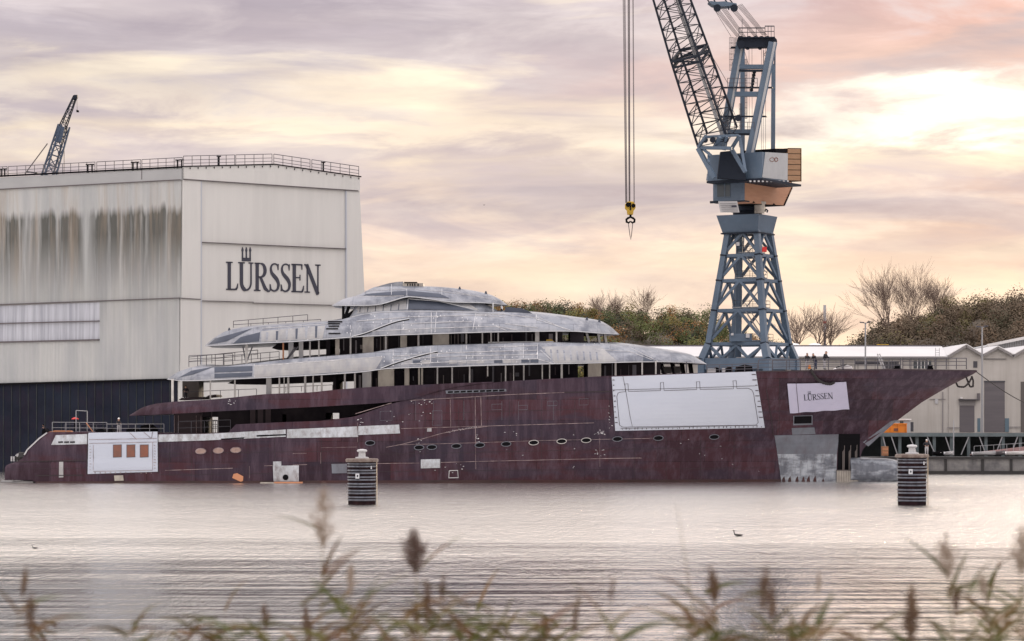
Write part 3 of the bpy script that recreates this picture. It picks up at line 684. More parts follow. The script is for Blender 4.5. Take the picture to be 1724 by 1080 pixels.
def SQ(t, name, m_, x0, x1, y0, y1, out=.06, th=.12):
    q = MB(); a = SP(x0, y1); b_ = SP(x1, y0); q.box(a.x, b_.x, SD-out, SD-out+th, a.z, b_.z); return q.build(name, m_, t)
s1 = shed(1597.5, 1627, 1654.5, 599, 582.5, 598, 'pale gabled shed behind the bow tip, with the small grey roller door', 38)
s2 = shed(1654.5, 1680, 1706.5, 598, 585.5, 598.5, 'pale gabled shed with the tall grey sliding door, middle one of the three gables', 38)
s3 = shed(1706.5, 1734, 1762, 598.5, 584.5, 598.5, 'pale gabled shed cut by the right edge of the picture, with the brown door', 38)
SQ(s1, 'window', 'shed_dark', 1638.5, 1645.5, 608.5, 619.5, .04)
f = SQ(s1, 'roller_door', 'door_grey', 1615.5, 1640.5, 683.5, 728, .05); SQ(f, 'door_frame', 'shed_trim', 1614.5, 1642, 673.5, 683, .10)
SQ(f, 'door_canopy', 'shed_dark', 1613.5, 1646, 672.4, 673.6, .8, .8)
SQ(s1, 'wall_lamp', 'white', 1616, 1620, 669.5, 671.5, .5, .5); SQ(s1, 'vent_box', 'door_grey', 1645, 1649.5, 662.5, 674, .3, .3)
SQ(s1, 'side_door', 'door_blue', 1645.5, 1650.5, 704.5, 727.5, .07); SQ(s1, 'bumper_rail', 'shed_trim', 1594, 1615, 719.5, 721, .25, .1)
f = SQ(s2, 'sliding_door', 'door_grey', 1657, 1691.5, 643, 728, .05); SQ(f, 'door_track', 'shed_dark', 1656.5, 1692, 641.5, 643.6, .14)
SQ(s2, 'wall_rail', 'shed_dark', 1656, 1694, 604.2, 605.2, .2, .1); SQ(s2, 'side_door', 'door_blue', 1691.8, 1698.5, 704.5, 727.5, .12)
SQ(s2, 'bumper_rail', 'shed_trim', 1699, 1706, 718.5, 720, .25, .1); SQ(s3, 'bumper_rail', 'shed_trim', 1707, 1718, 718.5, 720, .25, .1)
SQ(s3, 'sliding_door', 'door_brown', 1718.5, 1750, 643, 728, .05)
# long low shed left of the gables
s0 = thing('long_shed', tuple(SP(1450, 728, 1)), 'long low shed with a white pitched roof seen over the bow rail', 'shed')
q = MB(); a = SP(1080, 729, .2); b_ = SP(1597.3, 600.5, .2); q.box(a.x, b_.x, SD+.2, SD+60, a.z, b_.z); q.build('wall', 'shed_wall', s0)
q = MB(); z0 = SP(0, 600.5).z; z1 = P(0, 583.5, SD+22).z
q.add([(a.x, SD-.5, z0), (b_.x-.2, SD-.5, z0), (b_.x-.2+2.8, SD+22, z1), (a.x, SD+22, z1), (a.x, SD+60, z0), (b_.x, SD+60, z0)], [(0, 1, 2, 3), (3, 2, 5, 4)])
q.add([(a.x, SD-.5, z0-.15), (b_.x-.2, SD-.5, z0-.15), (b_.x-.2, SD-.5, z0), (a.x, SD-.5, z0)], [(0, 1, 2, 3)]); rf = q.build('roof', 'shed_roof', s0)
q = MB(); q.bar((a.x, SD-.6, z0-.12), (b_.x-.3, SD-.6, z0-.12), .2, .22); q.build('gutter', 'shed_trim', rf)
q = MB(); q.bar((a.x, SD+22, z1+.1), (b_.x+2.2, SD+22, z1+.1), .25, .2)
for x in np.linspace(1335, 1620, 44): p = P(x, 583.2, SD+22); q.bar(p, p+Vector((.3, 0, .12)), .14)
q.build('ridge', 'door_grey', rf)
for px in (1372, 1336):
    q = MB(); c = P(px, 584.5, SD+24); q.lathe(c, [(1.2, -.3), (1.15, .2), (.8, .5), (.1, .62)], 14); q.build('roof_light', 'white', rf, smooth=True)
q = MB(); q.bar(P(1476, 581.8, SD+24), P(1496, 581.8, SD+24), .5, .35); q.build('roof_hatch', 'yellow', rf)
def S0(name, m_, x0, x1, y0, y1, out=.06, th=.12, par=None):
    q = MB(); a = P(x0, y1, SD+.2); b_ = P(x1, y0, SD+.2); q.box(a.x, b_.x, SD+.2-out, SD+.2-out+th, a.z, b_.z); return q.build(name, m_, par or s0)
w = S0('window_row', 'shed_dark', 1486, 1513, 609, 621)
for x in range(1490, 1513, 5): S0('mullion', 'shed_trim', x, x+.6, 609, 621, .10, .05, w)
w = S0('window_row', 'shed_dark', 1440, 1482, 608.5, 614)
w = S0('window_row', 'glass', 1538, 1568, 607.5, 621)
for x in (1544, 1550, 1556, 1562): S0('mullion', 'white', x, x+1.2, 607.5, 621, .10, .05, w)
S0('down_pipe', 'shed_trim', 1586.3, 1588, 660, 728, .12, .1); S0('cable_tray', 'shed_trim', 1565, 1592, 672, 673, .12, .1); S0('meter_box', 'off_white', 1574, 1579, 672, 680, .14, .12)
q = MB(); 
for x in (1575, 1581.5): q.bar(P(x, 600, SD-.6), P(x, 586, SD-.6), .07)
for y in (590, 594, 598): q.bar(P(1575, y, SD-.6), P(1581.5, y, SD-.6), .06)
q.build('roof_ladder', 'rail_light', s0)
# corrugated hall behind, upper right
s4 = thing('corrugated_hall', tuple(P(1720, 728, 470)), 'ribbed grey hall roofline rising at the far right above the gabled sheds', 'shed')
q = MB(); q.prism([P(1668, 730, 470), P(1800, 730, 470), P(1800, 556, 470), P(1668, 582.5, 470)], (0, 30, 0)); q.build('wall', 'crane_panel', s4)
q = MB(); q.bar(P(1662, 582.2, 469.4), P(1800, 554, 469.4), .6, .5); q.build('roof_edge', 'white', s4)
q = MB()
for x in range(1672, 1800, 4): q.bar(P(x, 730, 469.95), P(x, 580-(x-1672)*.198, 469.95), .12)
q.build('cladding_rib', 'shed_trim', s4)
# lamp posts
def lamp_post(px, ytop, D, label, ybase=729):
    t = thing('street_lamp', tuple(P(px, ybase, D)), label, 'street lamp', 'tall yard lamps')
    q = MB(); q.tube([P(px, ybase, D), P(px, 650, D), P(px, ytop, D)], [.18, .14, .10], 8); q.build('pole', 'rail_light', t, smooth=True)
    for s in (-1, 1):
        q = MB(); c = P(px+s*6, ytop-.5, D); q.bar(P(px, ytop+1.5, D), c, .1); hx = q.build('arm', 'rail_light', t)
        q = MB(); q.bar(c+Vector((-.32, -.15, 0)), c+Vector((.32, -.15, .06*s)), .34, .16); q.build('lamp_head', 'steel_rail', hx, bevel=.03)
lamp_post(1457, 543.5, 372, 'tall lamp post with two heads rising behind the bow rail')
lamp_post(1653.5, 550.5, 372, 'tall lamp post with two heads between the small and the tall shed door')
# ------------------------------------------------------------------ quay on steel trestle, lower pontoon
qt = thing('quay_deck', tuple(P(1600, 797, 352)), 'dark steel trestle quay with slanted struts in front of the sheds', 'quay')
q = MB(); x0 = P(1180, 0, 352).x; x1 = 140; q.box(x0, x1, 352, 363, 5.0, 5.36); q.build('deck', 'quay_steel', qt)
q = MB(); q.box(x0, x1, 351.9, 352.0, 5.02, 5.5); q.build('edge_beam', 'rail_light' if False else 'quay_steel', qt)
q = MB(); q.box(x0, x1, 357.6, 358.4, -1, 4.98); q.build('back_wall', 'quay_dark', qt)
for i, x in enumerate(range(1486, 1760, 29)):
    q = MB(); a = P(x, 732.5, 352.4); q.bar((a.x, 352.6, -.5), (a.x, 352.6, 5.0), .42); q.build('pile', 'quay_steel', qt)
for i, (xa_, xb_) in enumerate([(1500, 1511), (1531, 1544), (1560, 1575), (1591, 1602), (1632, 1618), (1648, 1660), (1688, 1676), (1714, 1702), (1486, 1494)]):
    q = MB(); q.bar(P(xa_, 733.5, 352.1), P(xb_, 766, 352.1), .14); q.build('strut', 'rail_light', qt)
# pontoon
pt = thing('pontoon', tuple(P(1620, 798, 346)), 'long stained concrete pontoon lying on the water below the quay', 'pontoon')
q = MB(); xa0 = P(1440, 0, 346).x; q.box(xa0, 90, 346, 351.4, -.6, 2.3); q.build('hull', 'concrete', pt, bevel=.06)
q = MB(); q.box(xa0, 90, 345.7, 346.0, 2.02, 2.34); q.box(xa0, 90, 345.8, 346.0, -.5, .42)
for x in (1545, 1590, 1652, 1700): a = P(x, 0, 346).x; q.box(a, a+.35, 345.86, 346, .4, 2.0)
q.build('fender_strip', 'rubber', pt)
# sloping gangway of red planks and small craft on the pontoon
gw = thing('gangway', tuple(P(1690, 765, 348)), 'reddish sloping gangway with thin rails on the pontoon', 'gangway')
q = MB(); q.prism([P(1632, 766, 348), P(1760, 759, 348), P(1760, 748, 349), P(1640, 762, 349)], (0, .3, -.1)); q.build('walkway', 'red_deck', gw)
q = MB()
for k in range(9): p = P(1640+k*11, 764.5-k*.7, 347.9); q.bar(p, p+Vector((0, 0, 1.05)), .05)
q.bar(P(1640, 764.5, 347.9)+Vector((0, 0, 1.05)), P(1728, 759, 347.9)+Vector((0, 0, 1.05)), .05); q.build('hand_rail', 'rail_light', gw)
def dinghy(px0, px1, py, D, label, mat_='off_white'):
    a, b_ = P(px0, py, D), P(px1, py, D); L_ = b_.x-a.x; t = thing('dinghy', tuple(a.lerp(b_, .5)), label, 'small boat')
    n = 12; vs = []; fs = []
    for i in range(n+1):
        s = i/n; w = .75*(1-(max(0, s-.45)/.55)**2.2)+.02; zk = .02+.22*max(0, s-.6); zs = .5+.18*s*s; X = a.x+L_*s
        vs += [(X, D-w, a.z+zs), (X, D-w*.75, a.z+.2+zk), (X, D, a.z+zk), (X, D+w*.75, a.z+.2+zk), (X, D+w, a.z+zs), (X, D+w*.86, a.z+zs), (X, D+w*.6, a.z+.25+zk), (X, D-w*.6, a.z+.25+zk), (X, D-w*.86, a.z+zs)]
    for i in range(n):
        for k in range(9): fs.append((i*9+k, i*9+(k+1) % 9, (i+1)*9+(k+1) % 9, (i+1)*9+k))
    fs += [tuple(range(9)), tuple(n*9+k for k in range(8, -1, -1))]
    q = MB(); q.add(vs, fs); q.build('hull', mat_, t, smooth=True)
    q = MB()
    for s in (.25, .55): X = a.x+L_*s; q.box(X, X+.25, D-.6, D+.6, a.z+.4, a.z+.45)
    q.build('thwart', 'white', t)
dinghy(1637, 1676, 767.5, 346.9, 'white edged dinghy lying on the pontoon right of the worker'); dinghy(1693, 1738, 767, 346.9, 'white dinghy near the right frame edge on the pontoon', 'white')
dinghy(1676, 1692, 766.8, 346.9, 'short dark dinghy between two white ones on the pontoon', 'door_grey'); dinghy(1590, 1606, 767.5, 346.8, 'tiny dinghy left of the worker on the pontoon', 'off_white')
dinghy(1570, 1588, 767.5, 346.8, 'low black inflatable dinghy close to the right mooring dolphin', 'black')
q = MB(); q.tube([P(1605.5, 767, 347.5), P(1605.5, 708, 347.5)], .07, 6); tag(q.build('marker_pole', 'rail_light'), 'thin grey pole standing on the pontoon left of the worker', 'pole')
# orange container and white site hut on the quay
oc = thing('skip_container', tuple(P(1515, 728, 357)), 'bright orange container half hidden by the bow on the quay', 'container')
q = MB(); q.prism([P(1484, 729, 357), P(1527, 729, 357), P(1526.5, 714, 357), P(1502, 714, 357), P(1484, 716, 357)], (0, 2.4, 0)); q.build('body', 'orange', oc, bevel=.04)
q = MB(); q.bar(P(1500, 714, 356.9), P(1527, 714, 356.9), .16, .16)
for x in (1500, 1513, 1526): q.bar(P(x, 728.5, 356.9), P(x, 714, 356.9), .12)
q.build('rib', 'orange', oc); q = MB(); q.pbox(1505, 1513.5, 721.5, 726, 356.93, 356.98); q.build('panel', 'rust_brown', oc)
hu = thing('site_hut', tuple(P(1527, 728, 361)), 'small white site cabin behind the orange container', 'cabin')
q = MB(); q.pbox(1512, 1533, 707.5, 729, 361, 363.5); q.build('wall', 'off_white', hu); q = MB(); q.pbox(1510.5, 1534.5, 705.5, 707.7, 360.7, 363.8); q.build('roof', 'white', hu)
q = MB(); q.pbox(1515, 1521, 709.5, 714.5, 360.94, 361); q.build('window', 'glass', hu); q = MB(); q.pbox(1532.6, 1538, 711, 727, 361.5, 363); q.build('air_unit', 'shed_dark', hu)
cr = thing('crate', tuple(P(1491, 768, 349)), 'orange brown crate on the pontoon right under the bow', 'crate')
q = MB(); q.pbox(1486.4, 1495.6, 752, 767.6, 348.1, 349.6); q.build('body', 'orange_wood', cr)
for y in (752, 758, 764): q = MB(); q.pbox(1486, 1496, y, y+1.6, 348.0, 348.09); q.build('batten', 'crane_board', cr)
if 0: tag(q.build('crate', 'orange_wood'), 'orange brown crate on the pontoon right under the bow', 'crate')
# ------------------------------------------------------------------ yacht
YC = 309.0                                          # centre line of the hull
yacht = thing('motor_yacht', tuple(P(820, 813.8, YC)), 'unfinished superyacht with a dark purple primed hull and bare silver decks, moored alongside', 'yacht')
stemC = [(620, 1646), (626, 1645), (632, 1638), (652, 1600), (680, 1551), (718, 1500), (740, 1468), (752, 1455), (765, 1449), (822, 1448)]
sternC = [(620, 86), (728, 80), (738, 66), (757, 46), (772, 38), (778, 28), (782, 12), (788, 8), (822, 8)]
sheerC = [(8, 727.5), (150, 728), (265, 730), (330, 730.5), (389, 728), (392, 715), (480, 711), (540, 709), (596, 702), (659, 680), (690, 672), (759, 654), (800, 648), (854, 642), (1028, 633), (1150, 629), (1272, 625.5), (1500, 622), (1646, 624)]
botC = [(8, 808.5), (60, 809), (64, 822), (1448, 822), (1646, 632)]
def hull_b(px, py):
    L_ = IP(py, [(622, 470), (740, 650), (820, 860)]); s = min(1, max(0, (IP(py, stemC)-px)/L_)); p = IP(py, [(622, 3.2), (740, 2.2), (820, 1.8)])
    st = max(0, px-IP(py, sternC)); f = .80+.20*min(1, st/260)**.6
    return 9*(1-(1-s)**p)*f*(1-.035*max(0, (py-700)/115)**2)
class HullS:
    @staticmethod
    def D(px, py): return YC-hull_b(px, py)
def hull_mesh(nx=190, nt=26):
    q = MB(); us = np.linspace(0, 1, nx); ts = [(j/nt) for j in range(nt+1)]; near = []; far = []
    for j, t in enumerate(ts):
        for u in us:
            py = 760.
            for _ in range(14):
                a, b_ = IP(py, sternC), IP(py, stemC); x = a+(b_-a)*u; lo = IP(x, botC); py2 = lo+(IP(x, sheerC)-lo)*t; py = .5*py+.5*py2
            b = hull_b(x, py); v = P(x, py, YC-b); near.append(v); far.append(Vector((v.x, 2*YC-v.y, v.z)))
    n = nx; m = len(near); fs = []
    for j in range(nt):
        for i in range(n-1): a = j*n+i; fs.append((a, a+1, a+n+1, a+n)); fs.append((m+a, m+a+n, m+a+n+1, m+a+1))
    for i in range(n-1): a = nt*n+i; fs.append((a, a+1, m+a+1, m+a)); fs.append((i, m+i, m+i+1, i+1))
    for j in range(nt): a = j*n; fs.append((a, a+n, m+a+n, m+a)); a = j*n+n-1; fs.append((a, m+a, m+a+n, a+n))
    q.add(near+far, fs); return q
hull = hull_mesh().build('hull', 'hull_primer', yacht, smooth=True)
bm = bmesh.new(); bm.from_mesh(hull.data); bmesh.ops.remove_doubles(bm, verts=bm.verts, dist=.002); bmesh.ops.recalc_face_normals(bm, faces=bm.faces); bm.to_mesh(hull.data); bm.free()
hull.data.set_sharp_from_angle(angle=rad(40))
class Shell:
    """Closed slab-like body traced between a lower and an upper profile (pixels) with half breadths."""
    def __init__(s, low, up, bl, bu, e=2.0, n=110, rows=8):
        s.low, s.up, s.bl, s.bu, s.e = Curve(low), Curve(up), Curve(bl), Curve(bu), e; s.x0 = max(low[0][0], up[0][0]); s.x1 = min(low[-1][0], up[-1][0]); s.n = n; s.rows = rows
    def D(s, px, py):
        lo, u = s.low(px), s.up(px); t = 0 if lo-u < .2 else min(1, max(0, (lo-py)/(lo-u))); a, b = s.bl(px), s.bu(px)
        return YC-(a+(b-a)*t**s.e)
    def mesh(s, camber=.35):
        q = MB(); R_ = s.rows; cols = 2*(R_+1)+2; vs = []; fs = []
        xs = [s.x0+(s.x1-s.x0)*(.5-.5*math.cos(math.pi*i/s.n)) for i in range(s.n+1)]
        for x in xs:
            lo, u = s.low(x), min(s.up(x), s.low(x)-.15); nr = []
            for j in range(R_+1): py = lo+(u-lo)*j/R_; nr.append(P(x, py, s.D(x, py)))
            fr_ = [Vector((v.x, 2*YC-v.y, v.z)) for v in nr]
            top = Vector((nr[-1].x, YC, nr[-1].z+camber*min(1, (lo-u)/30))); bot = Vector((nr[0].x, YC, nr[0].z+.05))
            vs += [bot]+nr+[top]+fr_[::-1]
        for i in range(s.n):
            for k in range(cols): fs.append((i*cols+k, (i+1)*cols+k, (i+1)*cols+(k+1) % cols, i*cols+(k+1) % cols))
        fs += [tuple(range(cols)), tuple(s.n*cols+k for k in range(cols-1, -1, -1))]
        q.add(vs, fs); return q
def patch(surf, c, nm, m_, par, out=.05, th=.05, nx=8, ny=4):
    """plate following a surface; c = 4 pixel corners: top-left, top-right, bottom-right, bottom-left"""
    q = MB(); patch_into(q, surf, c, out, th, nx, ny); return q.build(nm, m_, par)
def patch_into(q, surf, c, out=.05, th=.05, nx=8, ny=4):
    A = []; B = []
    for j in range(ny+1):
        for i in range(nx+1):
            u, v = i/nx, j/ny; x = (c[0][0]*(1-u)+c[1][0]*u)*(1-v)+(c[3][0]*(1-u)+c[2][0]*u)*v; y = (c[0][1]*(1-u)+c[1][1]*u)*(1-v)+(c[3][1]*(1-u)+c[2][1]*u)*v
            d = surf.D(x, y); A.append(P(x, y, d-out)); B.append(P(x, y, d-out)+Vector((0, th, 0)))
    m = len(A); fs = []; w = nx+1
    for j in range(ny):
        for i in range(nx): a = j*w+i; fs += [(a, a+1, a+w+1, a+w), (m+a, m+a+w, m+a+w+1, m+a+1)]
    for i in range(nx): fs += [(i, m+i, m+i+1, i+1), (ny*w+i, ny*w+i+1, m+ny*w+i+1, m+ny*w+i)]
    for j in range(ny): a = j*w; fs += [(a, a+w, m+a+w, m+a), (a+nx, m+a+nx, m+a+w+nx, a+w+nx)]
    q.add(A+B, fs)
def sline(q, surf, pts, w=.05, out=.02, sub_=6, n=4):
    v = []
    for (a, b_) in zip(pts[:-1], pts[1:]):
        k = max(1, int(math.hypot(b_[0]-a[0], b_[1]-a[1])/12))
        for i in range(k): t = i/k; x, y = a[0]+(b_[0]-a[0])*t, a[1]+(b_[1]-a[1])*t; v.append(P(x, y, surf.D(x, y)-out))
    x, y = pts[-1]; v.append(P(x, y, surf.D(x, y)-out)); q.tube(v, w/2, n)
def scurve(q, surf, pts, w, out=.05):
    c = Curve(pts); n = 26; xs = np.linspace(pts[0][0], pts[-1][0], n); q.tube([P(x, c(x), surf.D(x, c(x))-out) for x in xs], w/2, 6)
# upper bulwark sweeping aft as a long pointed wing
BW = Shell([(218, 700.5), (250, 699), (293, 697), (367, 693), (520, 686), (590, 682), (633, 679.4), (688, 673), (730, 661), (759, 654), (800, 647.5), (830, 645)],
           [(218, 699.5), (244, 685), (267, 679.4), (367, 672), (455, 663.5), (520, 661), (560, 657), (633, 651.5), (700, 648.5), (781, 645), (800, 644.3), (830, 643)],
           [(218, 5.2), (240, 6.8), (280, 8.0), (360, 8.9), (450, 9.22), (830, 9.05)], [(218, 5.0), (240, 6.2), (280, 7.3), (360, 8.4), (450, 8.95), (830, 9.0)], 2.2)
bw = BW.mesh(.05).build('bulwark_wing', 'hull_primer', yacht, smooth=True)
# superstructure canopies
C1 = Shell([(281, 639.2), (308, 642), (350, 641), (394, 639), (470, 635.5), (560, 630.6), (614, 626.5), (651, 621.5), (760, 618), (820, 616), (932, 613.3), (1000, 612), (1106, 610), (1150, 611), (1190, 613.6)],
           [(281, 638.6), (302, 625.6), (337, 617.3), (361, 618), (426, 612), (490, 605), (560, 599.5), (629, 593.6), (659, 588), (725, 582.5), (818, 579.6), (908, 577), (1018, 580), (1060, 583), (1100, 588), (1140, 594), (1164, 599), (1180, 607), (1190, 613.2)],
           [(281, 4.5), (300, 6.8), (330, 8.2), (400, 8.8), (560, 9.1), (900, 9.1), (1000, 8.6), (1100, 6.9), (1150, 4.8), (1190, 1.5)],
           [(281, 4.3), (300, 5.8), (330, 7.3), (400, 8.1), (560, 8.3), (900, 7.7), (1000, 6.6), (1100, 4.6), (1150, 2.8), (1190, 1.2)], 1.8)
C2 = Shell([(345, 582.8), (383, 581.5), (430, 579), (497, 575.7), (543, 572.2), (589, 568.8), (605, 567.6), (725, 563), (860, 559.3), (957, 558.4), (1018, 562.4), (1042.6, 563.6)],
           [(345, 582.2), (361, 569), (382, 557.5), (427, 551), (490, 547), (552, 542.5), (578, 538), (610, 528.7), (651, 524), (725, 523), (800, 526), (860, 526.8), (908, 529.6), (974, 537), (1010, 543), (1029, 552), (1042.6, 563.2)],
           [(345, 3.8), (365, 6.0), (400, 7.3), (500, 8.0), (600, 8.2), (820, 8.1), (900, 7.6), (980, 6.0), (1020, 3.8), (1042.6, 1.2)],
           [(345, 3.6), (365, 5.2), (400, 6.4), (500, 7.0), (600, 6.9), (820, 6.4), (900, 5.7), (980, 4.0), (1020, 2.2), (1042.6, 1.0)], 1.8)
C3 = Shell([(558.6, 515), (580, 515.4), (623, 515), (644, 512.6), (670, 505), (688, 500.6), (725, 504.5), (763, 509.6), (807, 510.5), (853.7, 514)],
           [(558.6, 514.6), (577, 504.5), (603, 497), (629, 485), (651, 482.6), (679, 482), (712, 482.6), (774, 487.5), (818, 495), (844, 506), (853.7, 513.6)],
           [(558.6, 3.0), (575, 4.6), (610, 5.8), (700, 6.1), (790, 5.3), (830, 3.6), (853.7, 1.2)], [(558.6, 2.8), (575, 3.6), (610, 4.2), (700, 4.4), (790, 3.6), (830, 2.2), (853.7, 1.)], 1.7)
C4 = Shell([(579, 541), (610, 531), (660, 526), (725, 525), (800, 528.5), (848, 529)],      # wheelhouse side below the top roof
           [(579, 540.6), (592, 528), (601, 513), (640, 508), (700, 503), (770, 507), (806, 508.5), (826, 517), (848, 528.7)],
           [(579, 4.6), (610, 5.7), (700, 6.1), (790, 5.6), (848, 2.5)], [(579, 4.4), (610, 5.0), (700, 5.3), (790, 4.5), (848, 2.2)], 1.5)
c1 = C1.mesh(.5).build('lower_canopy', 'alloy', yacht, smooth=True); c2 = C2.mesh(.5).build('middle_canopy', 'alloy', yacht, smooth=True)
c3 = C3.mesh(.35).build('top_canopy', 'alloy', yacht, smooth=True); c4 = C4.mesh(.1).build('wheelhouse', 'alloy', yacht, smooth=True)
# --- details of the canopies (sub-parts)
def edge(par, S_, pts, w, nm='edge_trim', m_='alloy_edge', out=.03): q = MB(); sline(q, S_, pts, w, out); return q.build(nm, m_, par, smooth=True)
for S_, par, xs in ((C1, c1, np.linspace(283, 1186, 60)), (C2, c2, np.linspace(347, 1040, 50)), (C3, c3, np.linspace(561, 850, 30))):
    edge(par, S_, [(x, S_.low(x)-.6) for x in xs], .12)
def folds(par, S_, pts, w=.10):
    q = MB(); scurve(q, S_, pts, w, .10); q.build('fold_ridge', 'alloy_edge', par, smooth=True)
    q = MB(); scurve(q, S_, [(x, y+1.6) for x, y in pts], w*1.5, .0); q.build('fold_gap', 'black', par, smooth=True)
folds(c1, C1, [(641, 620.5), (660, 613), (690, 603.5), (715, 596.5), (737, 591.7)]); folds(c2, C2, [(592, 567), (614, 561), (645, 549), (668, 541), (689, 536.8)])
folds(c3, C3, [(644, 512), (660, 507), (674, 502.6), (689, 499.8)])
# dark openings let into the canopies
patch(C1, [(361, 618.5), (425, 616.5), (425, 625), (361, 627.5)], 'roof_opening', 'alloy_dark', c1); patch(C1, [(361, 629.5), (425, 627.5), (424, 634), (361, 637)], 'roof_opening', 'alloy_dark', c1)
patch(C1, [(322, 624.5), (360, 617.5), (326, 630.5), (301, 636)], 'roof_opening', 'alloy_dark', c1)
patch(C1, [(1083, 599), (1084, 598.5), (1109, 609), (1083, 609)], 'roof_opening', 'alloy_dark', c1)
patch(C2, [(363, 570), (425, 553), (382, 575), (350, 581)], 'roof_opening', 'alloy_dark', c2); patch(C2, [(405, 568), (438, 559.5), (436, 575.3), (392, 579)], 'roof_opening', 'alloy_dark', c2)
patch(C3, [(618, 495), (684, 489.5), (684, 498), (612, 497.5)], 'roof_window', 'alloy_dark', c3); patch(C3, [(686, 489.5), (742, 495), (757, 502.5), (686, 498)], 'roof_window', 'alloy_dark', c3)
patch(C4, [(689.5, 504.5), (740, 508.5), (799, 523), (687, 521)], 'side_window', 'alloy_dark', c4, .08, .05, 12, 5)
patch(C4, [(742, 508), (790, 512.5), (806, 522), (799, 521.5)], 'side_window', 'alloy_light', c4, .06, .05, 6, 4)
edge(c4, C4, [(688, 503.5), (740, 507.6), (800, 521.5), (806, 524)], .12); edge(c4, C4, [(687, 503.5), (685.5, 521.5)], .16); edge(c2, C2, [(590, 534.5), (610, 529.8), (640, 526), (680, 524.6), (760, 525.6), (850, 529)], .10)
# louvres aft on the middle canopy
for k, (x0, x1, y) in enumerate(((552, 576, 541.5), (552, 572, 545), (553, 571, 549.2), (549, 569, 553.5), (553, 573, 561.5))): patch(C2, [(x0, y-.8), (x1, y-.8), (x1, y+.8), (x0, y+.8)], 'louvre', 'black', c2, .12, .16, 3, 1)
# bare plating areas of another tone and weld seams
patch(C1, [(428, 615), (646, 600), (632, 623), (428, 636)], 'plating', 'alloy_light', c1, .03, .03, 30, 4)
patch(C1, [(911, 584), (1010, 582), (1040, 609.3), (935, 611.6)], 'plating', 'alloy_light', c1, .03, .03, 14, 6)
patch(C2, [(440, 558), (548, 548), (543, 570.5), (440, 576)], 'plating', 'alloy_light', c2, .03, .03, 16, 4)
patch(C4, [(604, 516), (684, 506), (684, 521), (592, 529)], 'plating', 'alloy_light', c4, .03, .03, 10, 3)
def seams(par, S_, lines, w=.085):
    q = MB()
    for l in lines: sline(q, S_, l, w, .035)
    q.build('weld_seam', 'weld', par, smooth=True)
seams(c1, C1, [[(428, 613), (428, 636)], [(428, 617), (560, 607), (640, 601)], [(662, 590), (662, 612)], [(662, 600), (760, 594), (860, 591), (905, 590)], [(675, 613.5), (820, 606.5), (905, 604.5), (932, 612.5)], [(785, 582), (785, 605)], [(850, 580.5), (850, 604)], [(881, 579), (881, 603)], [(905, 579), (905, 604)],
    [(725, 584), (725, 610)], [(910, 590), (935, 612)], [(1000, 588), (1060, 592), (1105, 609)], [(1060, 585), (1108, 609)], [(822, 585), (905, 582)], [(663, 606), (760, 600), (905, 597)]])
seams(c2, C2, [[(590, 548), (590, 566)], [(600, 541), (690, 534), (800, 531), (850, 534)], [(625, 558), (725, 553), (835, 549.5), (853, 557)], [(726, 526), (726, 562)], [(801, 528), (796, 556)], [(690, 545), (760, 542), (795, 542)], [(735, 525), (732, 560)], [(442, 553), (560, 545)], [(800, 530), (850, 530), (910, 536), (955, 556)], [(903, 530), (903, 538), (960, 556)], [(850, 545), (905, 552)], [(835, 549), (870, 556)],
    [(490, 553), (488, 575)], [(520, 550), (518, 573)], [(468, 556), (466, 576)]])
seams(c3, C3, [[(612, 490), (684, 486.5), (745, 491), (800, 499)], [(659, 479), (659, 497)], [(684, 487), (684, 497)], [(744, 486), (744, 497)], [(600, 500), (680, 498.5)], [(760, 490), (845, 508)]], .07)
seams(c4, C4, [[(x, 516-(x-600)*.05), (x-1, 527)] for x in (612, 626, 640, 655, 670)], .05)
R = random.Random(4)
for k in range(15):      # lighter and darker plates in the lower strip
    x = 680+k*15.2; patch(C1, [(x, 607.2-k*.14), (x+13.8, 606.9-k*.14), (x+13.8, 613.2-k*.18), (x, 613.6-k*.18)], 'strip_plate', R.choice(['alloy_light', 'alloy_light', 'alloy_dark', 'alloy']), c1, .03, .03, 2, 1)
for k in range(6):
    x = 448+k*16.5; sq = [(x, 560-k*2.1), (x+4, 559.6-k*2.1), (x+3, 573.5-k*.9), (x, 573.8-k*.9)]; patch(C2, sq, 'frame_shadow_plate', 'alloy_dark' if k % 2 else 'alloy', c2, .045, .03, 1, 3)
for k in range(9):
    x = 915+k*11; patch(C1, [(x, 588+k*.6), (x+2.5, 588+k*.6), (x+4.5, 607), (x+1.5, 607)], 'filler_strip', 'alloy', c1, .045, .03, 1, 4)
for k in range(6): x = 606+k*13; patch(C4, [(x, 518-k*1.2), (x+1.5, 518-k*1.2), (x+.5, 526-k*.7), (x-1, 526-k*.7)], 'filler_strip', 'alloy_dark', c4, .045, .03, 1, 2)
# tack-weld spots
for S_, par, box_, cnt in ((C1, c1, (640, 905, 584, 606), 46), (C2, c2, (575, 840, 530, 560), 40)):
    q = MB()
    for _ in range(cnt):
        x = R.uniform(box_[0], box_[1]); y = R.uniform(S_.up(x)+2, S_.low(x)-4)
        patch_into(q, S_, [(x-.7, y-1.1), (x+.7, y-1.1), (x+.6, y+1.1), (x-.6, y+1.1)], .04, .04, 1, 1)
    q.build('weld_spot', 'weld', par)
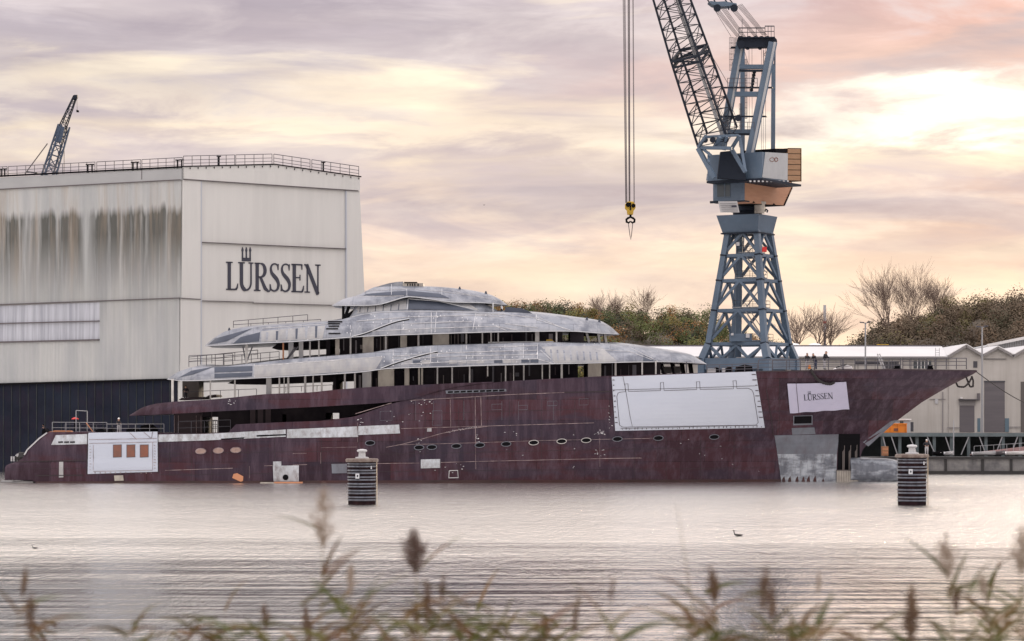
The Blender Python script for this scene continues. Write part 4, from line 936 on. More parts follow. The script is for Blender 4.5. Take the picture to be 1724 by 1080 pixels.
# lifting eyes and roof gear
for x, S_, par in ((774, C3, c3), (818, C3, c3), (988, C2, c2), (1009, C2, c2), (386, C2, c2)):
    q = MB(); y = S_.up(x)+1; d = S_.D(x, y)+.3; q.prism([P(x-3.2, y+1.5, d), P(x+3.2, y+1.5, d), P(x+1, y-5.5, d), P(x-1, y-5.5, d)], (0, .25, 0)); q.build('lifting_eye', 'alloy_dark', par)
q = MB(); q.pbox(678, 712.5, 477, 485, 304.6, 310); hb = q.build('roof_box', 'panel_beige', c3)
q = MB()
for x in (685.5, 689.5, 693.5, 697.5, 703): q.pbox(x, x+1.8, 477.8, 481.8, 304.55, 304.8)
q.pbox(680, 702, 475, 476.8, 304.5, 310.2); q.build('grille', 'black', hb)
q = MB(); q.prism([P(626, 488, 305), P(679, 484, 305), P(679, 474.5, 305), P(668, 475, 305), P(655, 477.2, 305), P(642, 480.6, 305), P(633, 484, 305)], (0, 7, 0)); q.build('mast_fairing', 'alloy', c3)
q = MB(); q.add([P(848, 527.5, 304), P(852, 517, 304), P(878, 519.5, 304), P(888, 523, 304), P(897, 528.5, 304)]+[P(848, 527.5, 304)+Vector((0, 10, 0)), P(852, 517, 304)+Vector((0, 10, 0)), P(878, 519.5, 304)+Vector((0, 10, 0)), P(888, 523, 304)+Vector((0, 10, 0)), P(897, 528.5, 304)+Vector((0, 10, 0))],
    [(0, 1, 2, 3, 4), (9, 8, 7, 6, 5), (0, 5, 6, 1), (1, 6, 7, 2), (2, 7, 8, 3), (3, 8, 9, 4), (4, 9, 5, 0)]); q.build('bridge_screen', 'alloy_dark', yacht)
q = MB(); q.pbox(843, 846, 515, 520, 305, 312); q.pbox(829, 831, 510, 526, 304, 305); q.build('window_post', 'alloy_edge', yacht)
q = MB(); q.bar(P(578, 515, 304.5), P(578, 538, 304.5), .3); q.bar(P(588, 515, 304.5), P(579, 541, 304.5), .35); q.prism([P(580, 541, 304.2), P(586, 528, 304.2), P(597, 520, 304.2), P(603, 516, 304.2), P(590, 533, 304.2)], (0, .4, 0)); q.build('roof_strut', 'black', yacht)
# --- deck houses between the canopies: dark cores with see-through gaps
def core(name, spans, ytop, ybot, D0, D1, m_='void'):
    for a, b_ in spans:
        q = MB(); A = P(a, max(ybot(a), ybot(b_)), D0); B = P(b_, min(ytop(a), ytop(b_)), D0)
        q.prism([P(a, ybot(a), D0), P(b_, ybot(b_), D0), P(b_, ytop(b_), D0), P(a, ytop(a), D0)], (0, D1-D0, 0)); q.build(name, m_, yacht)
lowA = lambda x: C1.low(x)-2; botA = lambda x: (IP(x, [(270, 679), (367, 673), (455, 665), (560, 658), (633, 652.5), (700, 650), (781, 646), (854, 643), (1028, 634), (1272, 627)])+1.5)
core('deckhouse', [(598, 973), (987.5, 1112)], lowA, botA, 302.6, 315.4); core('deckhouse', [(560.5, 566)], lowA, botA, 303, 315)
q = MB(); q.prism([P(307, 669, 307), P(334.5, 669, 307), P(334.5, 640, 307), P(307, 640, 307)], (0, 5, 0)); q.build('stair_casing', 'door_brown', yacht)
# soffit fairing under the lower canopy
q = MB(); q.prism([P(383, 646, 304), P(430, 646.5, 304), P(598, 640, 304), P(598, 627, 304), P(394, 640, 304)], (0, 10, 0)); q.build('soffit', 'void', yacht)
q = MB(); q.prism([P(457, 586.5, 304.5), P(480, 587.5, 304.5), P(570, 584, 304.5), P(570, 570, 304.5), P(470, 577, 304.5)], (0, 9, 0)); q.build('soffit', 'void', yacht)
def posts(lst, S_, bot, m_, D=301.7, Dw=.25, over=2):
    for x0, x1 in lst:
        q = MB(); xm = (x0+x1)/2; q.pbox(x0, x1, S_.low(xm)-over, bot(xm)+1, D, D+Dw); q.build('window_post', m_, yacht)
posts([(288.2, 292.2), (353, 355), (394, 396.5), (469, 471.5), (477.5, 479), (483.6, 487), (512, 515.5), (526, 528), (540, 543), (579, 582), (596, 599), (735.2, 737.6), (760, 762.4), (789.5, 792), (850, 852.4), (864, 865.5), (881, 883), (912, 914), (924.4, 926.4), (944, 947.5), (1035, 1038), (1080, 1082.4), (1103, 1105.4)], C1, botA, 'post')
posts([(448, 457)], C1, botA, 'alloy_light'); posts([(610, 625)], C1, botA, 'alloy_light', 302.0); posts([(636.5, 663.4)], C1, botA, 'panel_beige', 301.9); posts([(681, 689), (704, 707), (709, 712)], C1, botA, 'panel_beige', 301.9); posts([(990, 1012)], C1, botA, 'panel_beige', 301.9)
posts([(820, 822)], C1, lambda x: 633, 'post'); posts([(1155, 1156.5)], C1, lambda x: 627, 'steel_rail', 303)
for a, b_ in ((1110, 1118), (1130, 1134.5), (1146, 1149.5), (1160, 1163)):
    q = MB(); q.bar(P(a, 610, 303.6+(a-1110)*.05), P(b_, 632, 303.6+(a-1110)*.05), .3); q.build('window_post', 'black', yacht)
    q = MB(); q.bar(P(a+3, 610, 313.6-(a-1110)*.05), P(b_+3, 632, 313.6-(a-1110)*.05), .3); q.build('window_post', 'black', yacht)
# middle deck
botB = lambda x: C1.up(x)+2.5; lowB = lambda x: C2.low(x)-2
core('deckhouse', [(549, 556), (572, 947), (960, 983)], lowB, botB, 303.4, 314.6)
q = MB()
for a, b_ in ((735, 785), (640, 655)):
    for x in range(a, b_, 6): q.pbox(x, x+1.2, C2.low(x)+1, botB(x)-2, 303.2, 303.38)
q.build('cabin_frame', 'door_brown', yacht)
posts([(412.8, 416.8), (520.5, 523), (535.6, 538), (588.8, 591.4), (648, 651), (703, 706), (784, 786.4), (811, 813.2), (825.5, 828), (837.6, 840), (901, 908), (935.6, 938.4)], C2, botB, 'post', 302.6)
posts([(503, 510.5), (485.5, 494)], C2, botB, 'alloy_light', 302.7); posts([(564.5, 571.4), (610.5, 629), (674, 685)], C2, botB, 'panel_beige', 302.8); posts([(728.5, 756)], C2, botB, 'panel_beige', 302.7)
posts([(475.5, 478)], C2, botB, 'orange_wood', 303)
for (a, ya, b_, yb) in ((409, 584, 414, 611), (425, 584, 416, 608), (482, 606, 497, 585), (481, 608, 502, 584)):
    q = MB(); q.bar(P(a, ya, 302.7), P(b_, yb, 302.7), .14); q.build('brace', 'steel_rail', yacht)
for a, b_ in ((965.5, 974), (987, 993), (1007, 1010), (1018, 1021)):
    q = MB(); q.bar(P(a, 559, 304+(a-965)*.05), P(b_, 581, 304+(a-965)*.05), .28); q.build('window_post', 'post', yacht)
    q = MB(); q.bar(P(a-1, 559, 313-(a-965)*.05), P(b_-1, 581, 313-(a-965)*.05), .34); q.build('window_post', 'black', yacht)
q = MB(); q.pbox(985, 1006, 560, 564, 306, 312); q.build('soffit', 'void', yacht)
q = MB(); q.prism([P(822, 578.6, 302.9), P(932, 576.6, 302.9), P(932, 574.6, 302.9), P(822, 576, 302.9)], (0, .3, 0)); q.prism([P(1010, 582, 303.5), P(1061, 583, 303.5), P(1058, 581, 303.5), P(1010, 577.8, 303.5)], (0, 8, 0)); q.build('coaming', 'alloy_edge', yacht)
q = MB(); q.prism([P(919, 576.5, 303.1), P(934, 576.5, 303.1), P(928, 571, 303.1), P(920, 572, 303.1)], (0, .3, 0)); q.build('dust_sheet', 'yellow', yacht)
q = MB(); q.pbox(552, 556.6, 700, 708, 304, 304.3); q.build('window_frame', 'black', yacht)
RI = random.Random(12)
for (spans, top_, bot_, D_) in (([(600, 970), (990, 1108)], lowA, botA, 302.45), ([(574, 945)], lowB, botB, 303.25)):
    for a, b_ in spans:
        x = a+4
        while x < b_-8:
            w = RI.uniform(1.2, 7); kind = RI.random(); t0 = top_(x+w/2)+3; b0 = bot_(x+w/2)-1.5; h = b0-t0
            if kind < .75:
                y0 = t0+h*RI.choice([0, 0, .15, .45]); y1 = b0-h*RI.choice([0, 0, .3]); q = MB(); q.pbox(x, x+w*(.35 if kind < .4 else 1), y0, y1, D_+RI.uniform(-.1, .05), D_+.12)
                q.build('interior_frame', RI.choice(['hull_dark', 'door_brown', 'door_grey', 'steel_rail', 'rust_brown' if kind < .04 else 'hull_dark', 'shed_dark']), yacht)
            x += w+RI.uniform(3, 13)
# --- gallery recess below the bulwark wing
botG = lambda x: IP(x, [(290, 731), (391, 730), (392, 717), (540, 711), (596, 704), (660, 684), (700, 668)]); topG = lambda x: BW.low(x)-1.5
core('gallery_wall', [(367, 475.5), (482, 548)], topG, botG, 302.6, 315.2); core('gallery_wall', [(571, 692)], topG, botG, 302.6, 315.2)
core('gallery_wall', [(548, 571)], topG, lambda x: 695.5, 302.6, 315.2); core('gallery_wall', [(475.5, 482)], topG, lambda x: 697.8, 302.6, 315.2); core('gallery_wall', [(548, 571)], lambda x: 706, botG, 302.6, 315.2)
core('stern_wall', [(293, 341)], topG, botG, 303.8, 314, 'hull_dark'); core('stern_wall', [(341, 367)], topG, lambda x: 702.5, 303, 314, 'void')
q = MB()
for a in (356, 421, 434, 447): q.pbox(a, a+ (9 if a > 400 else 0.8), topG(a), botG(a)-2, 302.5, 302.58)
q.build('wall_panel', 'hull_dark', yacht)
q = MB()
for a in (293, 300, 330, 338): q.pbox(a, a+1, 700, 729, 303.7, 303.79)
q.build('wall_rib', 'hull_seam', yacht)
# --- hull fittings
patch(HullS, [(149, 729), (265, 727), (265.5, 794.5), (147.5, 798.5)], 'shell_door', 'white_primer', hull, .07, .1, 12, 8)
sd_ = [o for o in hull.children if o.name.startswith('shell_door')][-1]
for x in (190.9, 213.7, 236.2): f = patch(HullS, [(x-.8, 749), (x+14, 748.6), (x+14, 770.2), (x-.8, 770.8)], 'window_frame', 'steel_rail', sd_, .095, .04, 2, 2); patch(HullS, [(x, 750), (x+13.2, 749.6), (x+13.2, 769.2), (x, 769.8)], 'window_board', 'rust_brown', f, .12, .04, 2, 2)
q = MB()
for l in ([(150, 740.5), (264, 738.5)], [(150, 747), (264, 744.5)], [(157, 794), (257, 792)], [(255, 738), (257, 727)], [(157, 750), (157, 792)], [(257, 745), (257, 791)], [(218, 728.5), (230, 740)], [(242, 728), (254, 738)]): sline(q, HullS, l, .06, .09)
for k in range(9): sline(q, HullS, [(259+R.uniform(-.5, 1), 750+k*4.8), (261+R.uniform(-.5, 2), 750.5+k*4.8)], .09, .09); sline(q, HullS, [(151, 752+k*4.9), (153+R.uniform(-1, 1), 752+k*4.9)], .08, .09)
for k in range(12): x = 160+k*8.6; sline(q, HullS, [(x, 795), (x+.2, 797.6)], .10, .09)
q.build('panel_joint', 'hull_seam', sd_)
door = patch(HullS, [(1029.8, 634.6), (1272.3, 625.8), (1287.6, 720.5), (1035.8, 725.8)], 'shell_door', 'white_primer', hull, .09, .12, 26, 14)
q = MB()
for l in ([(1031, 656.8), (1130, 654.6), (1272, 650)], [(1045, 660.5), (1053, 659.8), (1052, 646.8), (1057.3, 646.3), (1058, 659.4), (1112, 658), (1112, 644.4), (1117, 644), (1118, 658), (1173, 656.2), (1172.6, 643), (1177.8, 642.6), (1178.8, 656), (1235, 655), (1234, 641.5), (1239.5, 641), (1240.5, 654.5), (1259, 654), (1266, 657), (1269, 664), (1276.5, 712), (1272, 716.2), (1180, 717.5), (1048, 719.5), (1043, 716), (1038.5, 668), (1040.5, 662), (1045, 660.5)],
          [(1045, 722), (1180, 718.4), (1275, 716.4)], [(1048.7, 634), (1053, 655), (1058, 684), (1060.5, 700), (1064.5, 718)]): sline(q, HullS, l, .055, .11)
q.build('panel_joint', 'hull_dark', door)
q = MB()
for k in range(34): x = 1046+k*7.1+R.uniform(-2, 2); y = 723.8-(x-1046)*.018; sline(q, HullS, [(x, y), (x+.2, y-R.uniform(1, 3.5))], .09, .11)
for k in range(9): y = 640+k*9; x = 1031+(y-634)*.06; sline(q, HullS, [(x, y), (x+R.uniform(1.5, 4), y+R.uniform(-.5, .5))], .12, .11)
for k in range(9): y = 631+k*9; x = 1271.5+(y-626)*.165; sline(q, HullS, [(x, y), (x-R.uniform(3, 7), y)], .12, .11)
q.build('tack_bracket', 'hull_dark', door)
for c in ([(265.5, 732), (345, 731), (345, 742), (265.5, 744.5)], [(345, 731), (391, 728.5), (391, 739.5), (345, 742)], [(391, 728.5), (481, 723.5), (481, 735.5), (391, 740)], [(483, 723.3), (601, 718.2), (603, 736), (483, 738)], [(603, 718), (672, 715.2), (673.5, 730), (603, 732.8)], [(94, 733), (149, 731), (149, 748), (86, 749.5)]):
    patch(HullS, c, 'white_band', 'white_plate', hull, .05, .07, 12, 3)
q = MB()
for l in ([(432, 734.2), (483, 732.2)],): 
    patch_into(q, HullS, [(432, 733), (481, 731.2), (481, 733.4), (432, 735.6)], .09, .05, 8, 1)
patch_into(q, HullS, [(372, 739), (412, 736.5), (410, 738.8), (372, 740.5)], .09, .05, 6, 1)
for x in (98, 108, 118): patch_into(q, HullS, [(x, 743.6), (x+8, 743.4), (x+8, 745.8), (x, 746)], .09, .05, 2, 1)
q.build('scupper', 'black', hull)
# ventilation grille
patch(HullS, [(750, 658), (852, 655.2), (853, 659.4), (751, 663.2)], 'vent_frame', 'grey_primer', hull, .04, .05, 8, 1)
q = MB()
for k in range(9): x = 754+k*10.8; patch_into(q, HullS, [(x, 659.2-k*.36), (x+8.6, 658.8-k*.36), (x+8.6, 661.6-k*.36), (x, 662.2-k*.36)], .075, .05, 1, 1)
q.build('vent_slot', 'black', hull)
# portholes
def porthole(x, y, fill, rim, rx=7.4, ry=3.4):
    q = MB(); d = HullS.D(x, y); n = 20; A = P(x, y, d); 
    def el(rx_, ry_, out): return [P(x+rx_*math.cos(6.2832*k/n), y-.04*rx_*math.cos(6.2832*k/n)-ry_*math.sin(6.2832*k/n), HullS.D(x+rx_*math.cos(6.2832*k/n), y-.04*rx_*math.cos(6.2832*k/n)-ry_*math.sin(6.2832*k/n))-out) for k in range(n)]
    a, b_, c = el(rx+1.3, ry+1.2, .0), el(rx+1.2, ry+1.1, .12), el(rx, ry, .12); dd = el(rx, ry, -.0)
    q.add(a+b_+c+dd, [(r*n+k, r*n+(k+1) % n, (r+1)*n+(k+1) % n, (r+1)*n+k) for r in range(3) for k in range(n)]); f = q.build('porthole', rim, hull)
    q = MB(); e = el(rx+.3, ry+.3, .10); q.add(e, [tuple(range(n))]); q.build('pane', fill, f)
for x, y in ((623, 746.2), (705.5, 753.8), (727, 753.2), (768.3, 751.4), (807.8, 749.8), (852.2, 747.9), (898.5, 745.6), (945.6, 743.3), (986.9, 741.6), (1039.5, 739.5), (1108.5, 737.9), (1202.5, 736.1)):
    porthole(x, y, 'black', 'post' if 880 < x < 1000 else 'grey_primer')
for x, y in ((338, 760), (367.5, 759), (397, 758)): porthole(x, y, 'porthole_fill', 'hull_seam', 8, 4)
# welded seams, chalk marks
q = MB()
for l, w in (([(690, 674.5), (780, 669.5), (860, 664.6), (950, 661.2)], .08), ([(675, 722), (820, 717.6), (1000, 712.3)], .07), ([(674, 749.3), (810, 745.6), (905, 742.2), (1100, 738.3)], .06),
          ([(600, 781.2), (706, 780)], .07), ([(742, 779), (806, 777.2), (1000, 772.8), (1080, 771.6)], .07), ([(540, 754), (575, 753.5), (601, 753)], .04), ([(650, 753.5), (676, 748.5), (700, 742.5), (740, 731), (770, 724.5), (800, 720.8), (822, 718)], .08),
          ([(278, 792.4), (330, 790.6), (392, 788.6)], .08), ([(445, 784.6), (459, 784.3)], .07), ([(493, 783.4), (517, 782.6)], .07), ([(493, 764), (516, 763.6)], .06), ([(758, 673), (759, 720)], .06), ([(800, 668), (800.5, 718), (801, 790)], .07), ([(809.5, 667.5), (810.5, 717)], .08),
          ([(1009.5, 738), (1010, 786)], .05), ([(420, 785), (420, 805)], .04), ([(540, 762), (540, 781)], .05), ([(598.5, 697), (659, 678.8)], .10), ([(1012, 772.3), (1078, 771.2)], .06), ([(602, 712), (602, 745)], .05)):
    sline(q, HullS, l, w, .0)
q.build('weld_seam', 'hull_seam', hull)
q = MB()
for (x0, x1, y0, y1, n) in ((690, 730, 672, 682, 14), (650, 725, 690, 712, 10), (700, 712, 730, 765, 7), (800, 806, 728, 745, 9), (1000, 1018, 724, 732, 14), (1001, 1018, 756, 768, 9), (700, 790, 780, 800, 8), (846, 880, 724, 772, 6), (600, 612, 705, 716, 8), (1022, 1030, 680, 722, 9), (378, 396, 672, 682, 10), (960, 968, 722, 800, 4), (1140, 1280, 740, 800, 8)):
    for _ in range(n): x = R.uniform(x0, x1); y = R.uniform(y0, y1); l = R.uniform(.6, 2.6); sline(q, HullS, [(x, y), (x+l, y-R.uniform(-.4, .4))], R.uniform(.04, .10), .0)
for k in range(20): x = 752+k*2.6; y = 727+R.uniform(-1, 1)-k*.5; sline(q, HullS, [(x, y), (x+.3, y+R.uniform(1, 2.6))], .06, .0)
q.build('chalk_mark', 'weld', hull)
# butt joints of the shell plating
for k, x in enumerate((178, 286, 322, 356, 418, 462, 541, 604, 668, 716, 772, 858, 912, 968, 1068, 1122, 1180, 1236, 1312, 1366, 1420, 1478)):
    y0 = IP(x, sheerC)+(18 if x < 600 else 34 if x < 1030 else 104 if x < 1290 else 4); y1 = IP(x, [(1300, 812), (1310, 731), (1450, 731), (1480, 722)]) if x > 1300 else 812
    q = MB(); sline(q, HullS, [(x, y0), (x+R.uniform(-1, 1), (y0+y1)/2), (x, y1)], .05, .0); q.build('plate_joint', 'hull_groove', hull)
for pts in ([(266, 764), (600, 759.5)], [(604, 766), (1030, 757)], [(1030, 757), (1300, 752)], [(560, 795), (1300, 788)], [(1290, 652), (1590, 651)], [(1300, 692), (1530, 690)], [(12, 790), (147, 789)], [(268, 800), (456, 797.5)], [(690, 697), (1028, 688)]):
    q = MB(); sline(q, HullS, pts, .05, .0); q.build('plate_joint', 'hull_groove', hull)
# frame lines where plates were ground
q = MB()
for x0, x1, y0, y1 in ((828, 845, 681, 690), (873, 888, 683, 690), (922, 938, 676, 683), (975, 990, 672, 682), (728, 744, 692, 716), (640, 660, 693, 708)):
    sline(q, HullS, [(x0, y0), (x1, y0-.5), (x1, y1), (x0, y1+.5), (x0, y0)], .04, .0)
for x in (873, 932, 845, 700, 730, 781): sline(q, HullS, [(x, 676), (x, 708)], .035, .0)
q.build('grind_mark', 'grey_primer', hull)
patch(HullS, [(708.5, 774), (741, 773.2), (741, 788), (708.5, 789)], 'hatch_cover', 'white_plate', hull, .08, .1, 3, 2)
q = MB(); sline(q, HullS, [(756.5, 792.8), (770.5, 792.3), (771.5, 804.6), (755.5, 804.9), (756.5, 792.8)], .13, .02); q.build('sea_chest_frame', 'off_white', hull)
tp = patch(HullS, [(459.5, 784.5), (503, 784), (503, 811), (460.5, 811)], 'thruster_cover', 'white_plate', hull, .12, .14, 4, 3); patch(HullS, [(459.8, 777.5), (473.5, 777.2), (473.5, 786), (459.8, 786)], 'thruster_cover_tab', 'white_plate', tp, .11, .12, 2, 2)
q = MB(); c = P(481, 804, HullS.D(481, 804)); q.tube([c+Vector((0, -.16, 0)), c+Vector((0, -.08, 0))], .34, 16); q.build('thruster_hole', 'black', tp)
patch(HullS, [(558, 781.5), (584, 781), (584, 797), (559, 797.5)], 'hatch_cover', 'grey_primer', hull, .05, .06, 3, 2); patch(HullS, [(719, 721.5), (726.5, 721.2), (726.5, 727), (719, 727.2)], 'hatch_cover', 'alloy_light', hull, .05, .06, 2, 1)
patch(HullS, [(99.5, 778), (106.5, 777.8), (106.5, 804), (99, 804.5)], 'strake_plate', 'alloy_light', hull, .06, .08, 2, 3); patch(HullS, [(192, 801), (207, 800.5), (208, 809.5), (193, 810)], 'outlet_box', 'panel_beige', hull, .2, .25, 2, 2)
q = MB()
for l, w in (([(26, 777.8), (90, 776.5), (147, 775.8)], .14), ([(60, 801), (140, 800.4)], .14), ([(147.5, 729), (146.5, 799)], .14), ([(266.5, 732), (266.5, 797)], .10), ([(950, 660.9), (1028, 659.4)], .14), ([(1290, 655), (1298, 700), (1302, 735)], .10)): q = MB(); sline(q, HullS, l, w, .02); q.build('knuckle_line', 'hull_groove', hull)
q = MB(); sline(q, HullS, [(79, 729), (66, 738.5), (46, 757.5), (41, 766)], .22, .05); q.build('stern_rail_cap', 'off_white', hull)
q = MB(); 
for x in range(60, 1440, 10): patch_into(q, HullS, [(x, IP(x, [(60, 811), (300, 810), (1440, 807)])), (x+10, IP(x+10, [(60, 811), (300, 810), (1440, 807)])), (x+10, 816.5), (x, 816.5)], .03, .04, 1, 1)
q.build('boot_top', 'boot_top', hull)
# bow: grey primed forefoot, anchor recess and bulb
patch(HullS, [(1304, 733.5), (1413, 731.5), (1409, 764.5), (1309, 765)], 'primed_patch', 'grey_primer', hull, .04, .05, 12, 4)
patch(HullS, [(1309, 765), (1409, 764.5), (1408, 815), (1316, 815)], 'forefoot_plate', 'bulb_grey', hull, .05, .06, 12, 5)
patch(HullS, [(1333, 721), (1371, 720), (1373, 731), (1334, 732.5)], 'primed_patch', 'grey_primer', hull, .04, .05, 3, 2)
patch(HullS, [(1500, 709.5), (1512, 707), (1462, 752), (1453, 745)], 'primed_patch', 'grey_primer', hull, .04, .05, 4, 6)
f = patch(HullS, [(1335.5, 700.5), (1368, 699.5), (1368, 715.5), (1335.5, 716.5)], 'hawse_frame', 'grey_primer', hull, .05, .06, 3, 2); patch(HullS, [(1337.5, 701.5), (1366.5, 700.8), (1366.5, 713), (1337, 713.8)], 'hawse_recess', 'black', f, .08, .05, 2, 2)
patch(HullS, [(1412, 731), (1448, 731), (1447, 793), (1410, 793)], 'anchor_recess', 'black', hull, .06, .06, 4, 6)
for x in (1420.5, 1431, 1441.5):
    q = MB(); d = HullS.D(x, 760)-.1; q.prism([P(x-2, 730, d), P(x+2, 730, d), P(x+1.4, 792, d), P(x-2.2, 792, d)], (0, .3, 0)); q.prism([P(x+1, 742, d-.12), P(x+2, 742, d-.12), P(x+1.2, 790, d-.12), P(x+.4, 790, d-.12)], (0, .3, 0)); q.build('anchor_rib', 'door_brown', hull)
q = MB(); q.pbox(1408.5, 1444.5, 792.5, 812, HullS.D(1420, 790)-.5, YC)
bxw = q.build('timber_box', 'panel_beige', hull); q = MB(); d = HullS.D(1420, 790)-.55
for k in range(10): q.pbox(1408.5+k*4, 1408.9+k*4, 792.5, 812, d, d+.1)
q.pbox(1408, 1445, 791.6, 793, d, d+.3); q.pbox(1444, 1445.2, 792, 812, d-.02, d+.3); q.build('board_edge', 'door_brown', bxw)
bb = MB(); vs = []; n = 20; m_ = 16
for i in range(m_+1):
    t = i/m_; X = 1430+(1532-1430)*t; r = 1.55*(1-max(0, (t-.45)/.55)**2.4)**.5+.01; yc = 792+2*t
    for k in range(n): a = 6.2832*k/n; c = P(X, yc, YC); vs.append(c+Vector((0, r*1.1*math.cos(a), r*1.0*math.sin(a))))
bb.add(vs, [(i*n+k, i*n+(k+1) % n, (i+1)*n+(k+1) % n, (i+1)*n+k) for i in range(m_) for k in range(n)]+[tuple(range(n)), tuple(m_*n+k for k in range(n))]); bb.build('bulbous_bow', 'bulb_grey', hull, smooth=True)
q = MB()
for k in range(7): x = 1318+k*11+R.uniform(-2, 2); h = R.uniform(5, 24); d = HullS.D(x, 805)-.07; q.prism([P(x-3.5, 814, d), P(x+3.5, 814, d), P(x+.3, 814-h, d)], (0, .04, 0))
q.build('stain', 'boot_top', hull)
# deck edge cap along the bow
q = MB(); sline(q, HullS, [(x, IP(x, sheerC)+.4) for x in list(range(1273, 1640, 12))+[1643]], .22, .04); q.build('gunwale', 'hull_dark', hull)
# stern bits
q = MB(); 
for x in (18, 22): q.pbox(x, x+2.4, 769, 777, 303, 303.3)
q.tube([P(30, 777, 303), P(30, 764, 303), P(27, 768, 303)], .12); q.build('stern_bollard', 'off_white', yacht)
q = MB(); q.lathe(P(36, 770, 303.5), [(.7, -.5), (.75, 0), (.4, .5), (.2, .6)], 12); q.build('fender_roll', 'rubber', yacht)
# guard rails on board
def vrail(x0, y0, x1, y1, h, n, D, m_='steel_rail', mid=(.5,), r=.035, back_=0): rail_section(yacht, P(x0, y0, D), P(x1, y1, D+back_), h/14.4, n, r, mid, m_)
for a, b_, n in ((1190, 1275, 4), (1277, 1418, 6), (1420, 1516, 5), (1520, 1574, 4), (1576, 1627, 3)):
    D = YC-hull_b(min(b_, 1600), 624)+.5; vrail(a, IP(a, [(1190, 628), (1272, 625.5), (1500, 622)]), b_, IP(b_, [(1190, 628), (1272, 625.5), (1500, 622)]), 19 if a > 1270 else 13, n, YC-hull_b(a, 624)+.5, 'steel_rail', (.35, .7), .048, (hull_b(a, 624)-hull_b(b_, 624)))
vrail(1300, 622.5, 1560, 621, 16, 9, 313, 'steel_rail', (.5,), .03)
vrail(318, 618, 392, 614.5, 19, 5, 305, 'steel_rail', (.45, .7), .035); vrail(376, 615, 470, 607, 15, 6, 303, 'steel_rail', (.4,), .035); vrail(318, 616, 434, 604, 15, 6, 313, 'steel_rail', (.5,), .035)
vrail(393, 552, 518, 541, 11, 5, 303.6, 'steel_rail', (), .035); vrail(393, 552, 540, 543, 5, 5, 311, 'steel_rail', (), .035)
vrail(310, 673, 432, 668, 13, 4, 304, 'steel_rail', (), .03); vrail(455, 662, 560, 657, 9, 4, 312, 'steel_rail', (), .03)
vrail(88, 728, 180, 728.5, 17, 4, 302.6, 'rail_light', (.45,), .028); vrail(180, 729, 276, 729, 15, 4, 302.8, 'rail_light', (.5,), .028); vrail(109, 728, 270, 729, 14, 6, 312, 'steel_rail', (.5,), .035)
vrail(128, 726, 147, 727, 35, 1, 303.4, 'rail_light', (), .04); vrail(300, 730, 388, 727, 20, 4, 302.2, 'steel_rail', (.45,), .035); vrail(352, 730, 366, 730, 22, 4, 314, 'steel_rail', (.4, .7), .04)
q = MB(); q.bar(P(145, 712, 303), P(157, 728, 303), .2, .1); q.build('plank', 'orange_wood', yacht)
q = MB(); q.prism([P(80, 728, 303), P(120, 728, 303), P(118, 725.5, 303), P(92, 725, 303)], (0, 1.5, 0)); q.build('timber_stack', 'orange_wood', yacht)
q = MB()
for x0, x1, y0, y1 in ((236, 262, 715, 728), (160, 178, 722, 728), (212, 232, 721, 728), (182, 190, 720, 728), (70, 78, 722, 731)):
    n = 5; q.prism([P(x0, y1, 304), P(x1, y1, 304), P(x1-1, (y0+y1)/2, 304), P(x0+(x1-x0)*.6, y0, 304), P(x0+1, y0+2, 304)], (0, 2.5, 0))
q.build('deck_gear', 'black', yacht)
q = MB()
for x0, x1, y0, y1 in ((1198, 1215, 619, 627), (1222, 1234, 617, 626), (1240, 1268, 614, 626)): q.prism([P(x0, y1, 306), P(x1, y1, 306), P(x1-2, y0+2, 306), P((x0+x1)/2, y0, 306), P(x0+2, y0+3, 306)], (0, 2.5, 0))
q.build('deck_gear', 'black', yacht); q = MB()
for x0, x1, y0, y1 in ((1192, 1205, 621, 627.5), (1216, 1221, 620, 627)): q.pbox(x0, x1, y0, y1, 305.5, 306)
q.build('cover_and_bright_gap', 'off_white', yacht); q = MB(); q.pbox(1113, 1131, 617.5, 629, 310, 310.3); q.build('cover_and_bright_gap', 'off_white', yacht); q = MB(); q.pbox(1134, 1146, 617, 629, 310, 310.3); q.build('cover_and_bright_gap', 'off_white', yacht)  # last two are added panels: bright view through the windscreen gaps put into white colour
q = MB(); 
for a, b_, y in ((300, 345, 672), (345, 365, 668)): q.prism([P(a, y+2, 305), P(b_, y, 305), P(b_-2, y-3.5, 305), P(a+6, y-2, 305)], (0, 6, 0))
q.build('deck_hatch', 'hull_dark', yacht)
q = MB(); q.bar(P(1477, 596, 306), P(1486, 622, 306), .12); q.bar(P(1481, 596, 306), P(1490, 622, 306), .12)
for k in range(7): t = k/7+.05; q.bar(P(1477+9*t, 596+26*t, 306), P(1481+9*t, 596+26*t, 306), .07)
tag(q.build('ladder', 'off_white'), 'pale leaning ladder standing on the foredeck', 'ladder')
# pale tender cover on the foredeck and dark winch gear
tn = thing('covered_winch', tuple(P(1432, 622, 309)), 'low white covered gear on the foredeck right of the three people', 'winch')
q = MB(); q.prism([P(1405, 622, 308), P(1436, 622, 308), P(1434, 616.5, 308), P(1424, 614.5, 308), P(1412, 618, 308)], (0, 2, 0)); q.build('cover', 'white', tn, bevel=.08); q = MB(); q.bar(P(1407, 619.5, 307.8), P(1426, 613.5, 307.8), .12); q.build('lashing', 'black', tn)
for px_, w_, lb in ((1511, 10, 'low dark mooring winch on the foredeck beside the rail'), (1566, 8, 'small dark bollard pair near the bow tip')):
    t = thing('deck_winch', tuple(P(px_, 621, 308)), lb, 'winch'); q = MB(); c = P(px_, 617.5, 308); q.tube([c+Vector((-w_/28, 0, 0)), c+Vector((w_/28, 0, 0))], .22, 10); q.build('drum', 'black', t); q = MB(); q.box(c.x-w_/24, c.x+w_/24, 307.6, 308.4, c.z-.4, c.z-.15); q.build('base', 'black', t)
